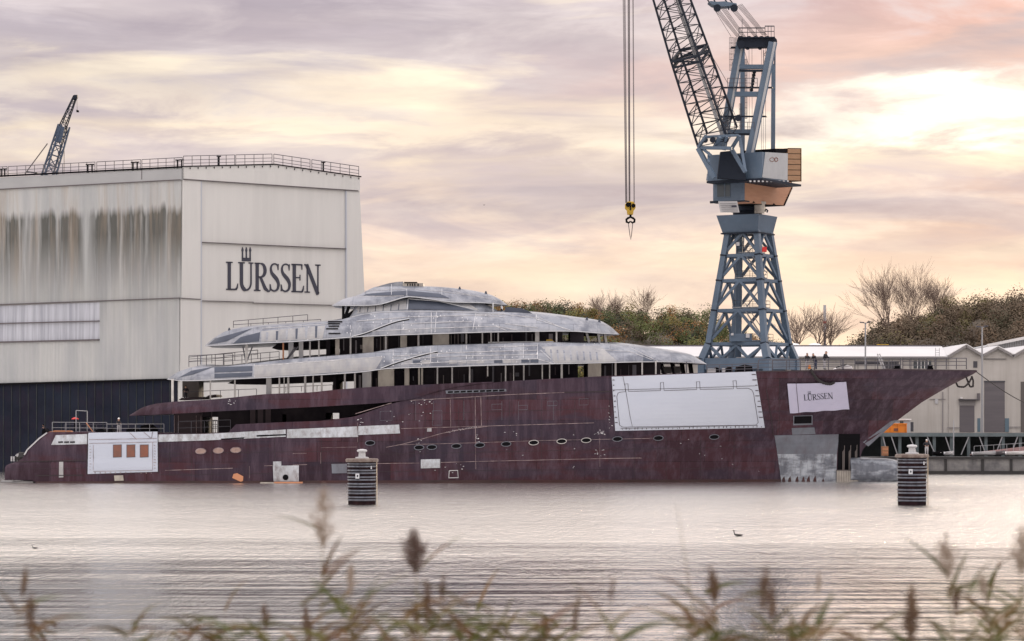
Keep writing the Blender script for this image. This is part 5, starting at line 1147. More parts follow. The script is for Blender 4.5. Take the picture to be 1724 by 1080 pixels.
# small rafts at the waterline
for px0, px1, y, m_, lb in ((438, 462, 812.5, 'panel_beige', 'narrow pale work float under the hull, left of the white thruster plate'), (461, 509, 811.8, 'orange_wood', 'narrow orange work float under the white thruster plate')):
    t = thing('work_float', tuple(P((px0+px1)/2, 815, 299)), lb, 'float'); q = MB(); q.pbox(px0, px1, y, y+2, 299.0, 299.9); q.build('deck', m_, t)
    q = MB(); q.pbox(px0+2, px1-2, y+2, y+4, 299.1, 299.8); q.build('floats', 'black', t)
q = MB(); d = HullS.D(400, 802)-.1; q.prism([P(391, 805, d), P(393, 798.5, d), P(399, 797, d), P(409.5, 802.5, d), P(409, 810, d), P(405, 811.5, d)], (0, .12, 0)); q.build('bare_patch', 'orange_wood', hull)
q = MB(); q.pbox(0, 55, 811, 814, 301, 303); fp = q.build('stage', 'concrete'); tag(fp, 'thin grey floating stage at the stern waterline', 'float'); q = MB(); q.pbox(2, 20, 810.2, 811, 301.2, 302); q.build('plank', 'off_white', fp)
# ------------------------------------------------------------------ banner, ropes
bn = MB(); nx, ny = 30, 16; vs = []; c = [(1325.5, 646.3), (1424.6, 643.3), (1430, 689.6), (1330, 696.2)]
def bnp(u, v, k=0):
    sag = -1.0*math.sin(math.pi*u)*(1-v)*-1; x = (c[0][0]*(1-u)+c[1][0]*u)*(1-v)+(c[3][0]*(1-u)+c[2][0]*u)*v; y = (c[0][1]*(1-u)+c[1][1]*u)*(1-v)+(c[3][1]*(1-u)+c[2][1]*u)*v+sag*.8+.5*math.sin(u*19)*v
    return P(x, y, HullS.D(x, y)-.18-.05*math.sin(u*14+v*3)-k)
for k in (0, .02):
    for j in range(ny+1):
        for i in range(nx+1): vs.append(bnp(i/nx, j/ny, k))
w_ = nx+1; mm = w_*(ny+1); fs = [(j*w_+i, j*w_+i+1, (j+1)*w_+i+1, (j+1)*w_+i) for j in range(ny) for i in range(nx)]; fs += [tuple(mm+a for a in f) for f in fs]
fs += [(i, mm+i, mm+i+1, i+1) for i in range(nx)]+[(ny*w_+i, ny*w_+i+1, mm+ny*w_+i+1, mm+ny*w_+i) for i in range(nx)]+[(j*w_, (j+1)*w_, mm+(j+1)*w_, mm+j*w_) for j in range(ny)]+[(j*w_+nx, mm+j*w_+nx, mm+(j+1)*w_+nx, (j+1)*w_+nx) for j in range(ny)]
bn.add(vs, fs); ban = bn.build('banner', 'banner', smooth=True); tag(ban, 'pale lavender cloth banner with dark lettering hung on the bow', 'banner')
def ban_fn(s, v, k): u = .253+.50*s/TOTAL; vv = .60-.21*v-.03*s/TOTAL; return bnp(u, vv, .05 if k else .015)
lettering(ban, ban_fn, 1, 'letter', 'letter')
q = MB(); q.tube([bnp(.15, v/10, .04) for v in range(11)], .03, 4); q.tube([P(1341.5, 625, HullS.D(1341, 625)-.1), bnp(.15, 0, .05)], .03, 4); q.build('cord', 'hull_dark', ban)
def rope(pts, r, label, name='mooring_rope'):
    cx_ = Curve([(i, p.x) for i, p in enumerate(pts)]); cy_ = Curve([(i, p.y) for i, p in enumerate(pts)]); cz_ = Curve([(i, p.z) for i, p in enumerate(pts)]); n = (len(pts)-1)*8
    ts = [i/8 for i in range(n+1)]; q = MB(); q.tube([(cx_(t), cy_(t), cz_(t)) for t in ts], [r*(1+.18*math.sin(i*2.4)) for i in range(n+1)], 7); return tag(q.build(name, 'rope', smooth=True), label, 'rope')
hd = lambda x, y, o=.35: P(x, y, HullS.D(min(x, 1600), y)-o)
rope([hd(1365, 622, .1), hd(1369, 630), hd(1375, 638), hd(1386, 645), hd(1397, 647), hd(1405, 644, .3)], .17, 'thick black rope hanging over the gunwale onto the banner')
rope([P(1610, 645, 308.2), P(1613, 651, 308), P(1622, 652, 308), P(1630, 646, 308), P(1636, 636, 308.4)], .115, 'thick black rope loop, left one under the bow tip')
rope([P(1627, 636, 308.5), P(1630, 644, 308.3), P(1634, 651.5, 308.1), P(1638, 651, 308.2), P(1638.5, 642, 308.3), P(1636, 634, 308.6)], .115, 'thick black rope loop, right one under the bow tip')
q = MB(); q.tube([P(1642, 625, 309)+(P(1790, 699, 340)-P(1642, 625, 309))*t+Vector((0, 0, -.9*math.sin(math.pi*t))) for t in np.linspace(0, 1, 14)], .055, 6); tag(q.build('mooring_line', 'rope'), 'long thin mooring line running from the bow tip down to the right', 'rope')
# ------------------------------------------------------------------ big luffing crane
CD = 345.0; TH = rad(29.3)
crane = thing('luffing_crane', tuple(P(1261, 731, CD+6)), 'tall blue dockside luffing crane on a lattice tower behind the yacht', 'crane')
U1 = Vector((-math.cos(TH), math.sin(TH), 0)); U2 = Vector((math.sin(TH), math.cos(TH), 0)); CC = P(1261, 0, CD+6); CZ = lambda py: CH-(py-HY)/F*CD
def TC(py, i, j, k=1.):     # tower corner; i toward the left leg, j toward the right leg
    s = IP(py, [(350, 4.1), (388, 4.3), (580, 8.3), (604, 9.6), (735, 9.8)])*k; return Vector((CC.x, CC.y, CZ(py)))+U1*s*(i-.5)+U2*s*(j-.5)
corners = [(0, 0), (1, 0), (1, 1), (0, 1)]
for (i, j) in corners:
    q = MB(); pys = [733, 604, 580, 386]
    for a, b_ in zip(pys[:-1], pys[1:]): q.bar(TC(a, i, j), TC(b_, i, j), .9 if a > 600 else .76, upv=U2)
    lg = q.build('tower_leg', 'crane_blue', crane)
    q = MB()
    for py in (427, 470, 521, 578): q.bar(TC(py+1.2, i, j), TC(py-1.2, i, j), .88, upv=U2)
    q.build('leg_flange', 'crane_dark', lg)
levels = [388, 427, 470, 521, 578]
for li, py in enumerate(levels):
    q = MB()
    for k in range(4): q.bar(TC(py, *corners[k]), TC(py, *corners[(k+1) % 4]), .36, .42)
    q.build('ring_beam', 'crane_blue', crane)
for (a, b_) in ((388, 427), (427, 470), (470, 521), (521, 578)):
    q = MB()
    for k in range(4):
        c0, c1_ = corners[k], corners[(k+1) % 4]; mid = (TC(a, *c0)+TC(a, *c1_))/2
        q.bar(mid, TC(b_-3, *c0), .34); q.bar(mid, TC(b_-3, *c1_), .34)
    q.build('tower_brace', 'crane_blue', crane)
q = MB()
for k in range(4):
    c0, c1_ = corners[k], corners[(k+1) % 4]; q.bar(TC(580, *c0), (TC(602, *c0)*.7+TC(602, *c1_)*.3), .36); q.bar(TC(580, *c1_), (TC(602, *c0)*.3+TC(602, *c1_)*.7), .36); m1 = (TC(580, *c0)+TC(580, *c1_))/2; q.bar(m1, (TC(602, *c0)*.7+TC(602, *c1_)*.3), .3); q.bar(m1, (TC(602, *c0)*.3+TC(602, *c1_)*.7), .3)
q.build('foot_brace', 'crane_blue', crane)
q = MB()
for k in range(4): q.bar(TC(612, *corners[k], .98), TC(612, *corners[(k+1) % 4], .98), .7, 1.5)
q.build('portal_beam', 'crane_blue', crane)
q = MB(); a = Vector((CC.x, CC.y, 0)); s = 7.6
q.prism([Vector((v.x, v.y, CZ(700))) for v in (a+(-U1-U2)*s/2, a+(U1-U2)*s/2, a+(U1+U2)*s/2, a+(-U1+U2)*s/2)], (0, 0, CZ(606)-CZ(700))); q.build('machine_box', 'crane_blue', crane)
q = MB(); q.tube([Vector((CC.x-1.5, CC.y, CZ(600))), Vector((CC.x-1.3, CC.y, CZ(388)))], .48, 10); q.build('centre_column', 'crane_blue', crane, smooth=True)
q = MB()
for k, (a, b_) in enumerate(((578, 521), (521, 470), (470, 427), (427, 392))):
    sx = 1 if k % 2 else -1; p0 = Vector((CC.x-1.6*sx+.8, CC.y-1.2, CZ(a))); p1 = Vector((CC.x+1.4*sx+.8, CC.y-1.0, CZ(b_)))
    for o_ in (-.3, .3): q.bar(p0+Vector((0, o_, 0)), p1+Vector((0, o_, 0)), .12)
    for o_ in (-.3, .3): q.bar(p0+Vector((0, o_, 1)), p1+Vector((0, o_, 1)), .06)
    for t in np.linspace(.05, .95, 12): q.bar(p0.lerp(p1, t)+Vector((0, -.3, 0)), p0.lerp(p1, t)+Vector((0, .3, 0)), .08)
q.build('stair', 'rail_light', crane)
for py, nm in ((427, .9), (470, .9), (521, .8), (578, .75)):
    q = MB(); s_ = IP(py, [(388, 4.3), (580, 8.3)])*.55; c_ = Vector((CC.x+.3, CC.y, CZ(py)+.4)); q.prism([c_+U1*s_*.5-U2*s_*.5, c_-U1*s_*.5-U2*s_*.5, c_-U1*s_*.5+U2*s_*.5, c_+U1*s_*.5+U2*s_*.5], (0, 0, .12)); pl = q.build('platform', 'crane_panel', crane)
    q = MB()
    cs = [c_+U1*s_*.5-U2*s_*.5, c_-U1*s_*.5-U2*s_*.5, c_-U1*s_*.5+U2*s_*.5, c_+U1*s_*.5+U2*s_*.5]
    for k in range(4):
        A, B = cs[k], cs[(k+1) % 4]
        for h in (.5, 1.0): q.bar(A+Vector((0, 0, h)), B+Vector((0, 0, h)), .05)
        for t in (0, .33, .66): q.bar(A.lerp(B, t), A.lerp(B, t)+Vector((0, 0, 1)), .05)
    q.build('hand_rail', 'steel_rail', pl)
q = MB(); q.pbox(1229, 1266, 562, 575, 346.5, 347.5); q.build('machine_platform', 'crane_blue', crane)
q = MB(); q.pbox(1231, 1235, 561, 565, 346.2, 346.5); q.build('flood_light', 'off_white', crane); q = MB(); q.pbox(1256, 1262, 562, 569, 346.2, 346.5); q.build('flood_light', 'off_white', crane); q = MB(); q.pbox(1240, 1245, 408, 414, 347, 347.4); q.build('flood_light', 'off_white', crane)
q = MB(); q.pbox(1284, 1291, 416, 424, 346, 347); q.build('cable_drum', 'red', crane)
# pedestal head: inverted truncated pyramid
def ring(cx, py, s, D=CD+6): c_ = P(cx, py, D-2); c_.y = CC.y; c_.x = CC.x+(cx-1261)/12.5; c_.z = CZ(py); return [c_-U1*s/2-U2*s/2, c_+U1*s/2-U2*s/2, c_+U1*s/2+U2*s/2, c_-U1*s/2+U2*s/2]
q = MB(); q.hexa(ring(1259, 388, 5.2)+ring(1257.5, 358.5, 6.3)); q.build('pedestal_head', 'crane_blue', crane)
q = MB(); q.hexa(ring(1259, 390.5, 5.6)+ring(1259, 388.3, 5.6)); q.build('head_flange', 'crane_dark', crane)
c_ = Vector((CC.x-.2, CC.y, 0)); q = MB(); q.lathe(c_, [(2.0, CZ(359)), (2.0, CZ(352)), (2.5, CZ(351)), (2.5, CZ(344)), (2.1, CZ(343)), (2.1, CZ(330))], 24); q.build('slewing_column', 'crane_dark', crane, smooth=True)
q = MB(); q.lathe(P(1279, 352, 347), [(.7, -.6), (.7, .6), (.85, .65), (.85, .95), (.5, 1.0)], 14); q.build('slewing_motor', 'panel_beige', crane, smooth=True)
q = MB(); q.tube([P(1287, 357, 347), P(1288, 354.5, 347), P(1290.5, 353, 347), P(1292.5, 355, 347), P(1291, 358, 347)], .12, 6); q.build('lifting_eye', 'crane_dark', crane)
def KB(mb, pL, pN, pR, y0, y1, DN, gapL=0):
    N0 = P(pN, y1, DN); N1 = P(pN, y0, DN); X0 = N0.x; DL = (DN+.65*X0)/(1+.65*(pL-CX)/F); DR = (DN-1.54*X0)/(1-1.54*(pR-CX)/F); vl = P(pL, y1, DL)-N0; vl.z = 0; vr = P(pR, y1, DR)-N0; vr.z = 0
    mb.hexa([N0, N0+vr, N0+vr+vl, N0+vl, N1, N1+vr, N1+vr+vl, N1+vl]); return N0, N1, vl, vr
q = MB(); KB(q, 1200.5, 1252.5, 1253.8, 300, 337.5, 342.0); cab = q.build('driver_cab', 'crane_blue', crane)
q = MB(); KB(q, 1198, 1253.5, 1262, 337.5, 339.5, 341.9); q.build('cab_floor', 'crane_dark', cab)
def KF(mb, N, vl, u0, u1, z0, z1, out):       # plate on the left-facing front
    n = Vector((-vl.y, vl.x, 0)).normalized(); n = n if n.y < 0 else -n; A = N+vl*u0+n*out; B = N+vl*u1+n*out; mb.prism([Vector((A.x, A.y, z0)), Vector((B.x, B.y, z0)), Vector((B.x, B.y, z1)), Vector((A.x, A.y, z1))], -n*.08)
N_, N1_, vl_, vr_ = KB(MB(), 1200.5, 1252.5, 1300, 300, 337.5, 342.0)
q = MB(); KF(q, N_, vl_, .44, .86, CZ(333)*.999, CZ(306), .06); wn_ = q.build('cab_window', 'glass', cab)
q = MB(); KF(q, N_, vl_, .60, .62, CZ(333), CZ(306), .10); KF(q, N_, vl_, .42, .88, CZ(334.5), CZ(333.2), .10); q.build('window_bar', 'crane_blue', wn_)
q = MB(); q.bar(P(1196, 341, 344), P(1208, 340.5, 343.5), .35, .3); q.build('lamp_bracket', 'crane_dark', cab)
q = MB(); q.prism([P(1209, 339.5, 341.4), P(1241, 339, 341.2), P(1245, 358, 341.2), P(1213, 358, 341.4)], (0, .12, 0)); sg = q.build('name_board', 'off_white', crane)
q = MB()
for k in range(5): q.prism([P(1212+k, 343+k*3.2, 341.2), P(1240+k*.7, 342.5+k*3.2, 341.1), P(1240+k*.7, 342.9+k*3.2, 341.1), P(1212+k, 343.4+k*3.2, 341.2)], (0, .05, 0))
q.prism([P(1231.5, 346.6, 341.1), P(1240, 346, 341.1), P(1240.5, 349, 341.1), P(1232, 349.4, 341.1)], (0, .08, 0)); q.build('sign_marking', 'letter', sg)
# counterweight box below the house (ochre) with dark keel
def SF(px, py, D0=342.0, x0=1252.5, off=0): X0 = (x0-CX)/F*D0; D = (D0-1.54*X0)/(1-1.54*(px-CX)/F); return P(px, py, D+off)
q = MB(); q.prism([SF(1254, 303.5), SF(1254, 339.5), SF(1261, 343), SF(1321, 346.5), SF(1333, 320), SF(1332, 307)], Vector((-3.0, 1.95, 0))); q.build('counterweight', 'crane_ochre', crane)
q = MB(); q.prism([SF(1321, 346.5)+Vector((.05, 0, 0)), SF(1334.5, 317), SF(1333, 306.5), SF(1331, 318), SF(1319, 345)], Vector((-3.1, 2.0, 0))); q.prism([SF(1262, 343.5), SF(1321, 347.3), SF(1321, 346.2), SF(1262, 342.4)], Vector((-3, 1.95, 0))); q.build('counterweight_keel', 'black', crane)
q = MB()
for x, y in ((1269, 340.5), (1303, 344), (1261, 306), (1288, 308), (1301, 309), (1304, 309)): q.prism([SF(x-2.6, y+1.4, off=-.1), SF(x+2.6, y+1.4, off=-.1), SF(x, y-1.6, off=-.1)], (0, .1, 0))
q.build('bracket', 'black', crane)
q = MB(); KB(q, 1191, 1283, 1327, 256, 300, 338.5); hs = q.build('machinery_house', 'crane_blue', crane)
q = MB(); KB(q, 1189.5, 1284, 1349, 300, 303.5, 338.2); q.build('house_deck', 'crane_dark', crane)
q = MB(); q.prism([SF(1288.5, 256.5, 338.5, 1283, -.12), SF(1283.2, 299, 338.5, 1283, -.12), SF(1326, 304, 338.5, 1283, -.12), SF(1326.5, 258.5, 338.5, 1283, -.12)], Vector((0, .1, 0))); pn = q.build('house_panel', 'crane_panel', hs)
q = MB(); q.tube([SF(1300+4*math.cos(a), 269+3.2*math.sin(a), 338.5, 1283, -.2) for a in np.linspace(0, 6.28, 16)], .035, 4); q.tube([SF(1307+2.6*math.cos(a), 269+3.2*math.sin(a), 338.5, 1283, -.2) for a in np.linspace(0, 6.28, 16)], .05, 4); q.build('badge', 'rust_brown', pn)
q = MB(); q.prism([SF(1326.5, 250, 338.5, 1283, -.1), SF(1326.5, 304.5, 338.5, 1283, -.1), SF(1348.5, 306, 338.5, 1283, -.1), SF(1348.5, 250.5, 338.5, 1283, -.1)], Vector((-5, 3.2, 0))); bd = q.build('timber_cladding', 'crane_board', crane)
q = MB()
for k in range(7): y = 250+k*9.1; q.prism([SF(1326.5, y+.4, 338.5, 1283, -.14), SF(1348.5, y+.7, 338.5, 1283, -.14), SF(1348.5, y-.2, 338.5, 1283, -.14), SF(1326.5, y-.6, 338.5, 1283, -.14)], (0, .1, 0))
q.bar(SF(1348.6, 250, 338.5, 1283, -.15), SF(1348.6, 306, 338.5, 1283, -.15), .12); q.build('board_gap', 'black', bd)
q = MB(); q.prism([SF(1306, 250.5, 338.5, 1283), SF(1306, 257, 338.5, 1283), SF(1326, 257, 338.5, 1283), SF(1326, 250.5, 338.5, 1283)], Vector((-4, 2.6, 0))); q.build('roof_gear', 'black', crane)
q = MB(); q.prism([P(1198, 303, 343.5), P(1190.5, 302, 344), P(1192, 291, 344), P(1201, 291, 343.5)], (0, 2, 0)); q.build('side_pod', 'crane_blue', crane)
q = MB()
for x in range(1262, 1330, 7): q.prism([SF(x, 306.5, 338.3, 1283, -.1), SF(x+3, 306.7, 338.3, 1283, -.1), SF(x+3, 304.3, 338.3, 1283, -.1), SF(x, 304.1, 338.3, 1283, -.1)], (0, .3, 0))
q.build('deck_bolt', 'off_white', crane)
# A-frame
legL = [P(1215, 252, 343), P(1247, 72, 343)]; legR = [P(1262, 262, 341), P(1301, 72, 341)]
for l in (legL, legR): q = MB(); q.bar(l[0], l[1], 1.15, 1.0, upv=(0, 1, 0)); q.build('frame_leg', 'crane_blue', crane)
q = MB(); q.bar(legL[0].lerp(legL[1], .02)+Vector((.25, -.52, 0)), legL[1]+Vector((.25, -.52, 0)), .28, .1); q.bar(legR[0].lerp(legR[1], .02)+Vector((.25, -.52, 0)), legR[1]+Vector((.25, -.52, 0)), .32, .1); q.build('leg_web', 'crane_panel', crane)
for px, y0, y1, D_, w_ in ((1250, 266, 80, 352, .6), (1302, 270, 108, 348, .5), (1304.5, 270, 78, 348.6, .22)): q = MB(); q.bar(P(px-(1 if px > 1300 else 0), y0, D_), P(px, y1, D_), w_); q.build('rear_tie', 'crane_blue', crane)
def xbar(y, h, m_='crane_blue', ex=0):
    t = (252-y)/180.; a = legL[0].lerp(legL[1], t); b_ = legR[0].lerp(legR[1], (262-y)/190.); q = MB(); q.bar(a-Vector((ex, 0, 0)), b_+Vector((ex, 0, 0)), .7, h/12.5); q.build('cross_beam', m_, crane)
xbar(113, 7); xbar(119.5, 3, 'crane_dark'); xbar(159, 8); xbar(222, 7); xbar(226.5, 3, 'crane_dark')
for y in (148, 196.5): xbar(y, 2., 'crane_dark', 1.2)
q = MB(); q.bar(P(1244, 73, 342), P(1304, 72, 342), 1.6, 1.35); q.tube([P(1301.5, 70, 341), P(1301.5, 70, 343.6)], .55, 14); q.tube([P(1248, 75, 341), P(1248, 75, 343.6)], .55, 14); q.build('top_beam', 'crane_dark', crane)
for x in (1258.5, 1279.5): q = MB(); q.tube([P(x, 81, 341.6), P(x, 81, 342.4)], .28, 14); q.build('sheave', 'crane_dark', crane)
for x in (1247, 1261, 1272, 1282, 1292): q = MB(); q.tube([P(x, 66.5, 341.2), P(x, 66.5, 341.7)], .45, 14); q.build('sheave', 'crane_dark', crane)
q = MB(); q.pbox(1244, 1304, 62.3, 64, 340.6, 344); tp_ = q.build('top_platform', 'crane_dark', crane)
for a, b_, D_, h in ((1244, 1288, 340.7, 15), (1288, 1303.5, 340.7, 18), (1244, 1288, 343.9, 14), (1288, 1303.5, 343.9, 17)): rail_section(tp_, P(a, 62, D_), P(b_, 62, D_), h/12.6, 3, .035, (.5,), 'steel_rail')
q = MB(); q.bar(P(1249.5, 62, 341), P(1249.5, 32, 341), .06); q.build('lightning_rod', 'steel_rail', tp_)
def cage(x0, x1, y0, y1, D_, nm='ladder_cage'):
    q = MB(); n = max(3, int((y1-y0)/9))
    for x in np.linspace(x0, x1, 4): q.bar(P(x, y0, D_), P(x, y1, D_), .05)
    for k in range(n+1): y = y0+(y1-y0)*k/n; q.bar(P(x0, y, D_), P(x1, y, D_), .05)
    for y in np.arange(y0, y1, 2.6): q.bar(P(x0+(x1-x0)*.36, y, D_), P(x0+(x1-x0)*.62, y, D_), .035)
    q.build(nm, 'steel_rail', crane)
cage(1228, 1235, 63.5, 119, 343.5); cage(1236.5, 1240.5, 64, 100, 344); q = MB(); q.pbox(1231, 1250, 78.5, 80, 342.6, 344); q.build('cage_floor', 'crane_dark', crane)
for y in (148, 222): rail_section(crane, P(1225 if y < 200 else 1214, y, 340.5), P(1275 if y < 200 else 1270, y, 340.5), 1.25, 5, .035, (.5,), 'steel_rail')
cage(1244.5, 1249, 175, 248, 348); cage(1254, 1258, 100, 200, 349); cage(1266, 1270, 205, 250, 350)
q = MB(); q.bar(P(1270.5, 118, 343), P(1264, 160, 343), .2)
for k in range(7): y = 120+k*5; q.bar(P(1270-(y-118)*.16, y, 342.6), P(1270.6-(y-118)*.16, y+4, 342.6), .42)
q.build('rope_guide', 'crane_dark', crane); q = MB(); q.tube([P(1243, 199, 340.4), P(1243, 199, 340.7)], .45, 14); q.build('rope_drum', 'crane_dark', crane)
q = MB()
for x in (1261, 1266, 1282, 1285, 1289): q.bar(P(x, 82, 343+ (x % 3)), P(x+(.5 if x < 1280 else 0), 252, 343+(x % 3)), .045)
q.bar(P(1253, 85, 343), P(1263, 118, 343), .05); q.bar(P(1304, 80, 341.2), P(1303.5, 110, 345), .1); q.build('frame_rope', 'cable', crane)
q = MB()
for k in range(6): q.bar(P(1286 if k % 2 else 1292, 85+k*7, 343.6), P(1292 if k % 2 else 1286, 92+k*7, 343.6), .06)
q.bar(P(1286, 85, 343.6), P(1286, 127, 343.6), .06); q.bar(P(1292, 85, 343.6), P(1292, 127, 343.6), .06); q.build('small_lattice', 'steel_rail', crane)
# boom
B0, B1, B2 = P(1208, 231, 341), P(1160.5, 90, 336.5), P(1078, -160, 328); bs_ = Vector((.92, -.39, 0))
q = MB(); cn0 = truss(q, B0, B1, 4.35, 3.95, bs_, 8, .22, .095); q.build('boom_lower', 'crane_lattice', crane)
q = MB(); cn1 = truss(q, B1, B2, 3.95, 2.7, bs_, 14, .21, .09); q.build('boom_upper', 'crane_lattice', crane)
q = MB()
for i in range(4): q.bar(cn0(1, i), cn0(1, (i+1) % 4), .3); q.bar(cn0(.93, i), cn0(.93, (i+1) % 4), .26); q.bar(cn0(1, i), cn0(.93, (i+1) % 4), .2)
q.bar(cn0(1, 0), cn0(1, 2), .2); q.build('boom_joint', 'crane_lattice', crane)
q = MB()     # walkway inside the boom
for t0 in (.0,): q.bar(B0+Vector((.7, 0, 0)), B1+Vector((.7, 0, 0)), .45, .04, upv=(0, 1, 0)); q.bar(B1+Vector((.7, 0, 0)), B2+Vector((.7, 0, 0)), .45, .04, upv=(0, 1, 0))
q.build('boom_walkway', 'crane_panel', crane)
q = MB(); q.tube([B2+Vector((-1.5, -.9, 0)), B2+Vector((1.5, .9, 0))], .7, 14); q.prism([B2+Vector((-1.4, 0, -.6)), B2+Vector((1.4, 0, -.6)), B2+Vector((-.4, 0, 2.2)), B2+Vector((-1.8, 0, 1.6))], (0, 1, 0)); q.build('boom_head', 'crane_dark', crane)
q = MB()
for a, b_, w_ in (((1175.5, 249), (1189, 229), .5), ((1175.5, 249), (1232, 250), .6), ((1189, 231), (1243, 228), .45), ((1175.5, 250), (1203, 300), .75), ((1182, 250), (1197, 262), .4), ((1193, 257), (1193, 274), .4), ((1232, 250), (1245, 229), .5), ((1245, 229), (1255, 290), .5), ((1231, 250), (1255, 290), .6), ((1203, 249), (1212, 231), .6), ((1216, 250), (1224, 230), .4)):
    q.bar(P(*a, 338.5), P(*b_, 337.2), w_*.72)
q.build('boom_foot', 'crane_blue', crane)
q = MB(); q.prism([P(1208, 300, 340.2), P(1213, 256, 340.2), P(1232, 254, 339.5), P(1246, 262, 339), P(1255, 292, 338.7), P(1256, 303, 338.7)], (0, 1.2, 0)); q.build('boom_seat', 'crane_dark', crane)
for x in (1187, 1200, 1222): q = MB(); q.tube([P(x, 236, 337.6), P(x, 236, 338)], .4, 12); q.build('sheave', 'crane_dark', crane)
q = MB(); q.bar(P(1190, 80, 338), P(1225, 140, 340), .05); q.bar(P(1190, 84, 338), P(1238, 195, 340.5), .05); q.bar(P(1195, 140, 339), P(1232, 228, 340), .05)
for o_ in (-.25, 0, .25): q.bar(B2+Vector((o_, .4, 0)), P(1222, 222, 340.2)+Vector((o_, 0, 0)), .05)
q.build('boom_rope', 'cable', crane)
# luffing block with its ropes
q = MB(); q.prism([P(1193, 3, 337), P(1200, 8.5, 337), P(1212, 11, 337), P(1228, 10.5, 337), P(1241, 9, 337), P(1240, 6, 337), P(1231, 4.5, 337), P(1220, 2.5, 337), P(1207, 3.2, 337), P(1197, 2, 337)], (0, 2.2, 0)); q.build('luffing_block', 'crane_blue', crane)
for x in (1207.5, 1236):
    for d in (0, .9, 1.7): q = MB(); q.tube([P(x, 14, 336.9+d), P(x, 14, 337.3+d)], .5, 14); q.build('sheave', 'crane_dark', crane)
q = MB(); q.bar(P(1226, 11, 337), P(1227, 17, 337), .16); q.build('rope_guide', 'crane_dark', crane)
q = MB()
for (x0, y0, x1, y1, n) in ((1205, 19, 1241, 63, 4), (1213, 13, 1250, 63, 4), (1233, 19, 1270, 62, 4), (1241, 10, 1284, 60, 5)):
    for k in range(n): o_ = k*1.9; q.bar(P(x0+o_, y0-k*.8, 337+k*.3), P(x1+o_, y1, 341.5+k*.3), .045)
q.bar(P(1203, 17, 337), P(1231, 62, 342), .04); q.build('luffing_rope', 'cable', crane)
q = MB()
for (x, y) in ((1194, 4), (1204, 3), (1224, 4), (1233, 5)): q.bar(P(x, y, 337.6), B2+Vector(((x-1194)/28, .6, .6)), .12)
q.build('pendant', 'crane_dark', crane)
# hook block on its falls
hk = thing('hook_block', tuple(P(1061, 345, 327)), 'yellow hook block hanging on long ropes left of the boom', 'hook block')
q = MB(); hx = [1048.2, 1049.8, 1051.2, 1052.4, 1057.6, 1058.8, 1059.8, 1060.8, 1065.6, 1066.6]; lx = [1053.2, 1054, 1054.9, 1055.8, 1058.8, 1059.5, 1060.2, 1060.9, 1067.2, 1068.2]
for a, b_ in zip(hx, lx): q.bar(P(a-1.2, -150, 327), P(b_, 342, 327), .06)
q.build('hoist_rope', 'cable', hk)
q = MB(); q.prism([P(1052.5, 344, 326.6), P(1057, 339.5, 326.6), P(1066, 339.5, 326.6), P(1070.3, 345, 326.6), P(1070, 351, 326.6), P(1066.8, 355, 326.6), P(1066, 361.5, 326.6), P(1056.5, 361.5, 326.6), P(1055.5, 354, 326.6), P(1052.5, 351, 326.6)], (0, .9, 0)); q.build('housing', 'yellow', hk, bevel=.05)
q = MB(); q.tube([P(1066.5, 346.5, 326.3), P(1066.5, 346.5, 326.6)], .26, 16); q.build('sheave', 'black', hk, smooth=True); q = MB(); q.tube([P(1057.5, 345, 326.35), P(1057.5, 345, 326.6)], .30, 16); q.build('sheave', 'black', hk, smooth=True); q = MB(); q.prism([P(1060.5, 341, 326.5), P(1062.5, 341, 326.5), P(1062.5, 354, 326.5), P(1060.5, 354, 326.5)], (0, .1, 0)); q.build('side_plate', 'black', hk)
q = MB()
for s in (-1, 1): q.tube([P(1061.5, 361, 327), P(1061.5+s*.5, 366, 327), P(1061.5+s*4, 367.5, 327), P(1061.5+s*7, 370, 327), P(1061.5+s*6.5, 374, 327), P(1061.5+s*3, 375.5, 327), P(1061.5, 373, 327)], [.13, .14, .15, .14, .16, .12, .1], 8)
q.build('hook', 'black', hk, smooth=True); q = MB(); q.tube([P(1057.5, 374, 327), P(1060.8, 398, 327), P(1062, 404, 327), P(1063, 398, 327), P(1065.5, 374, 327)], .05, 5); q.build('sling', 'cable', hk)
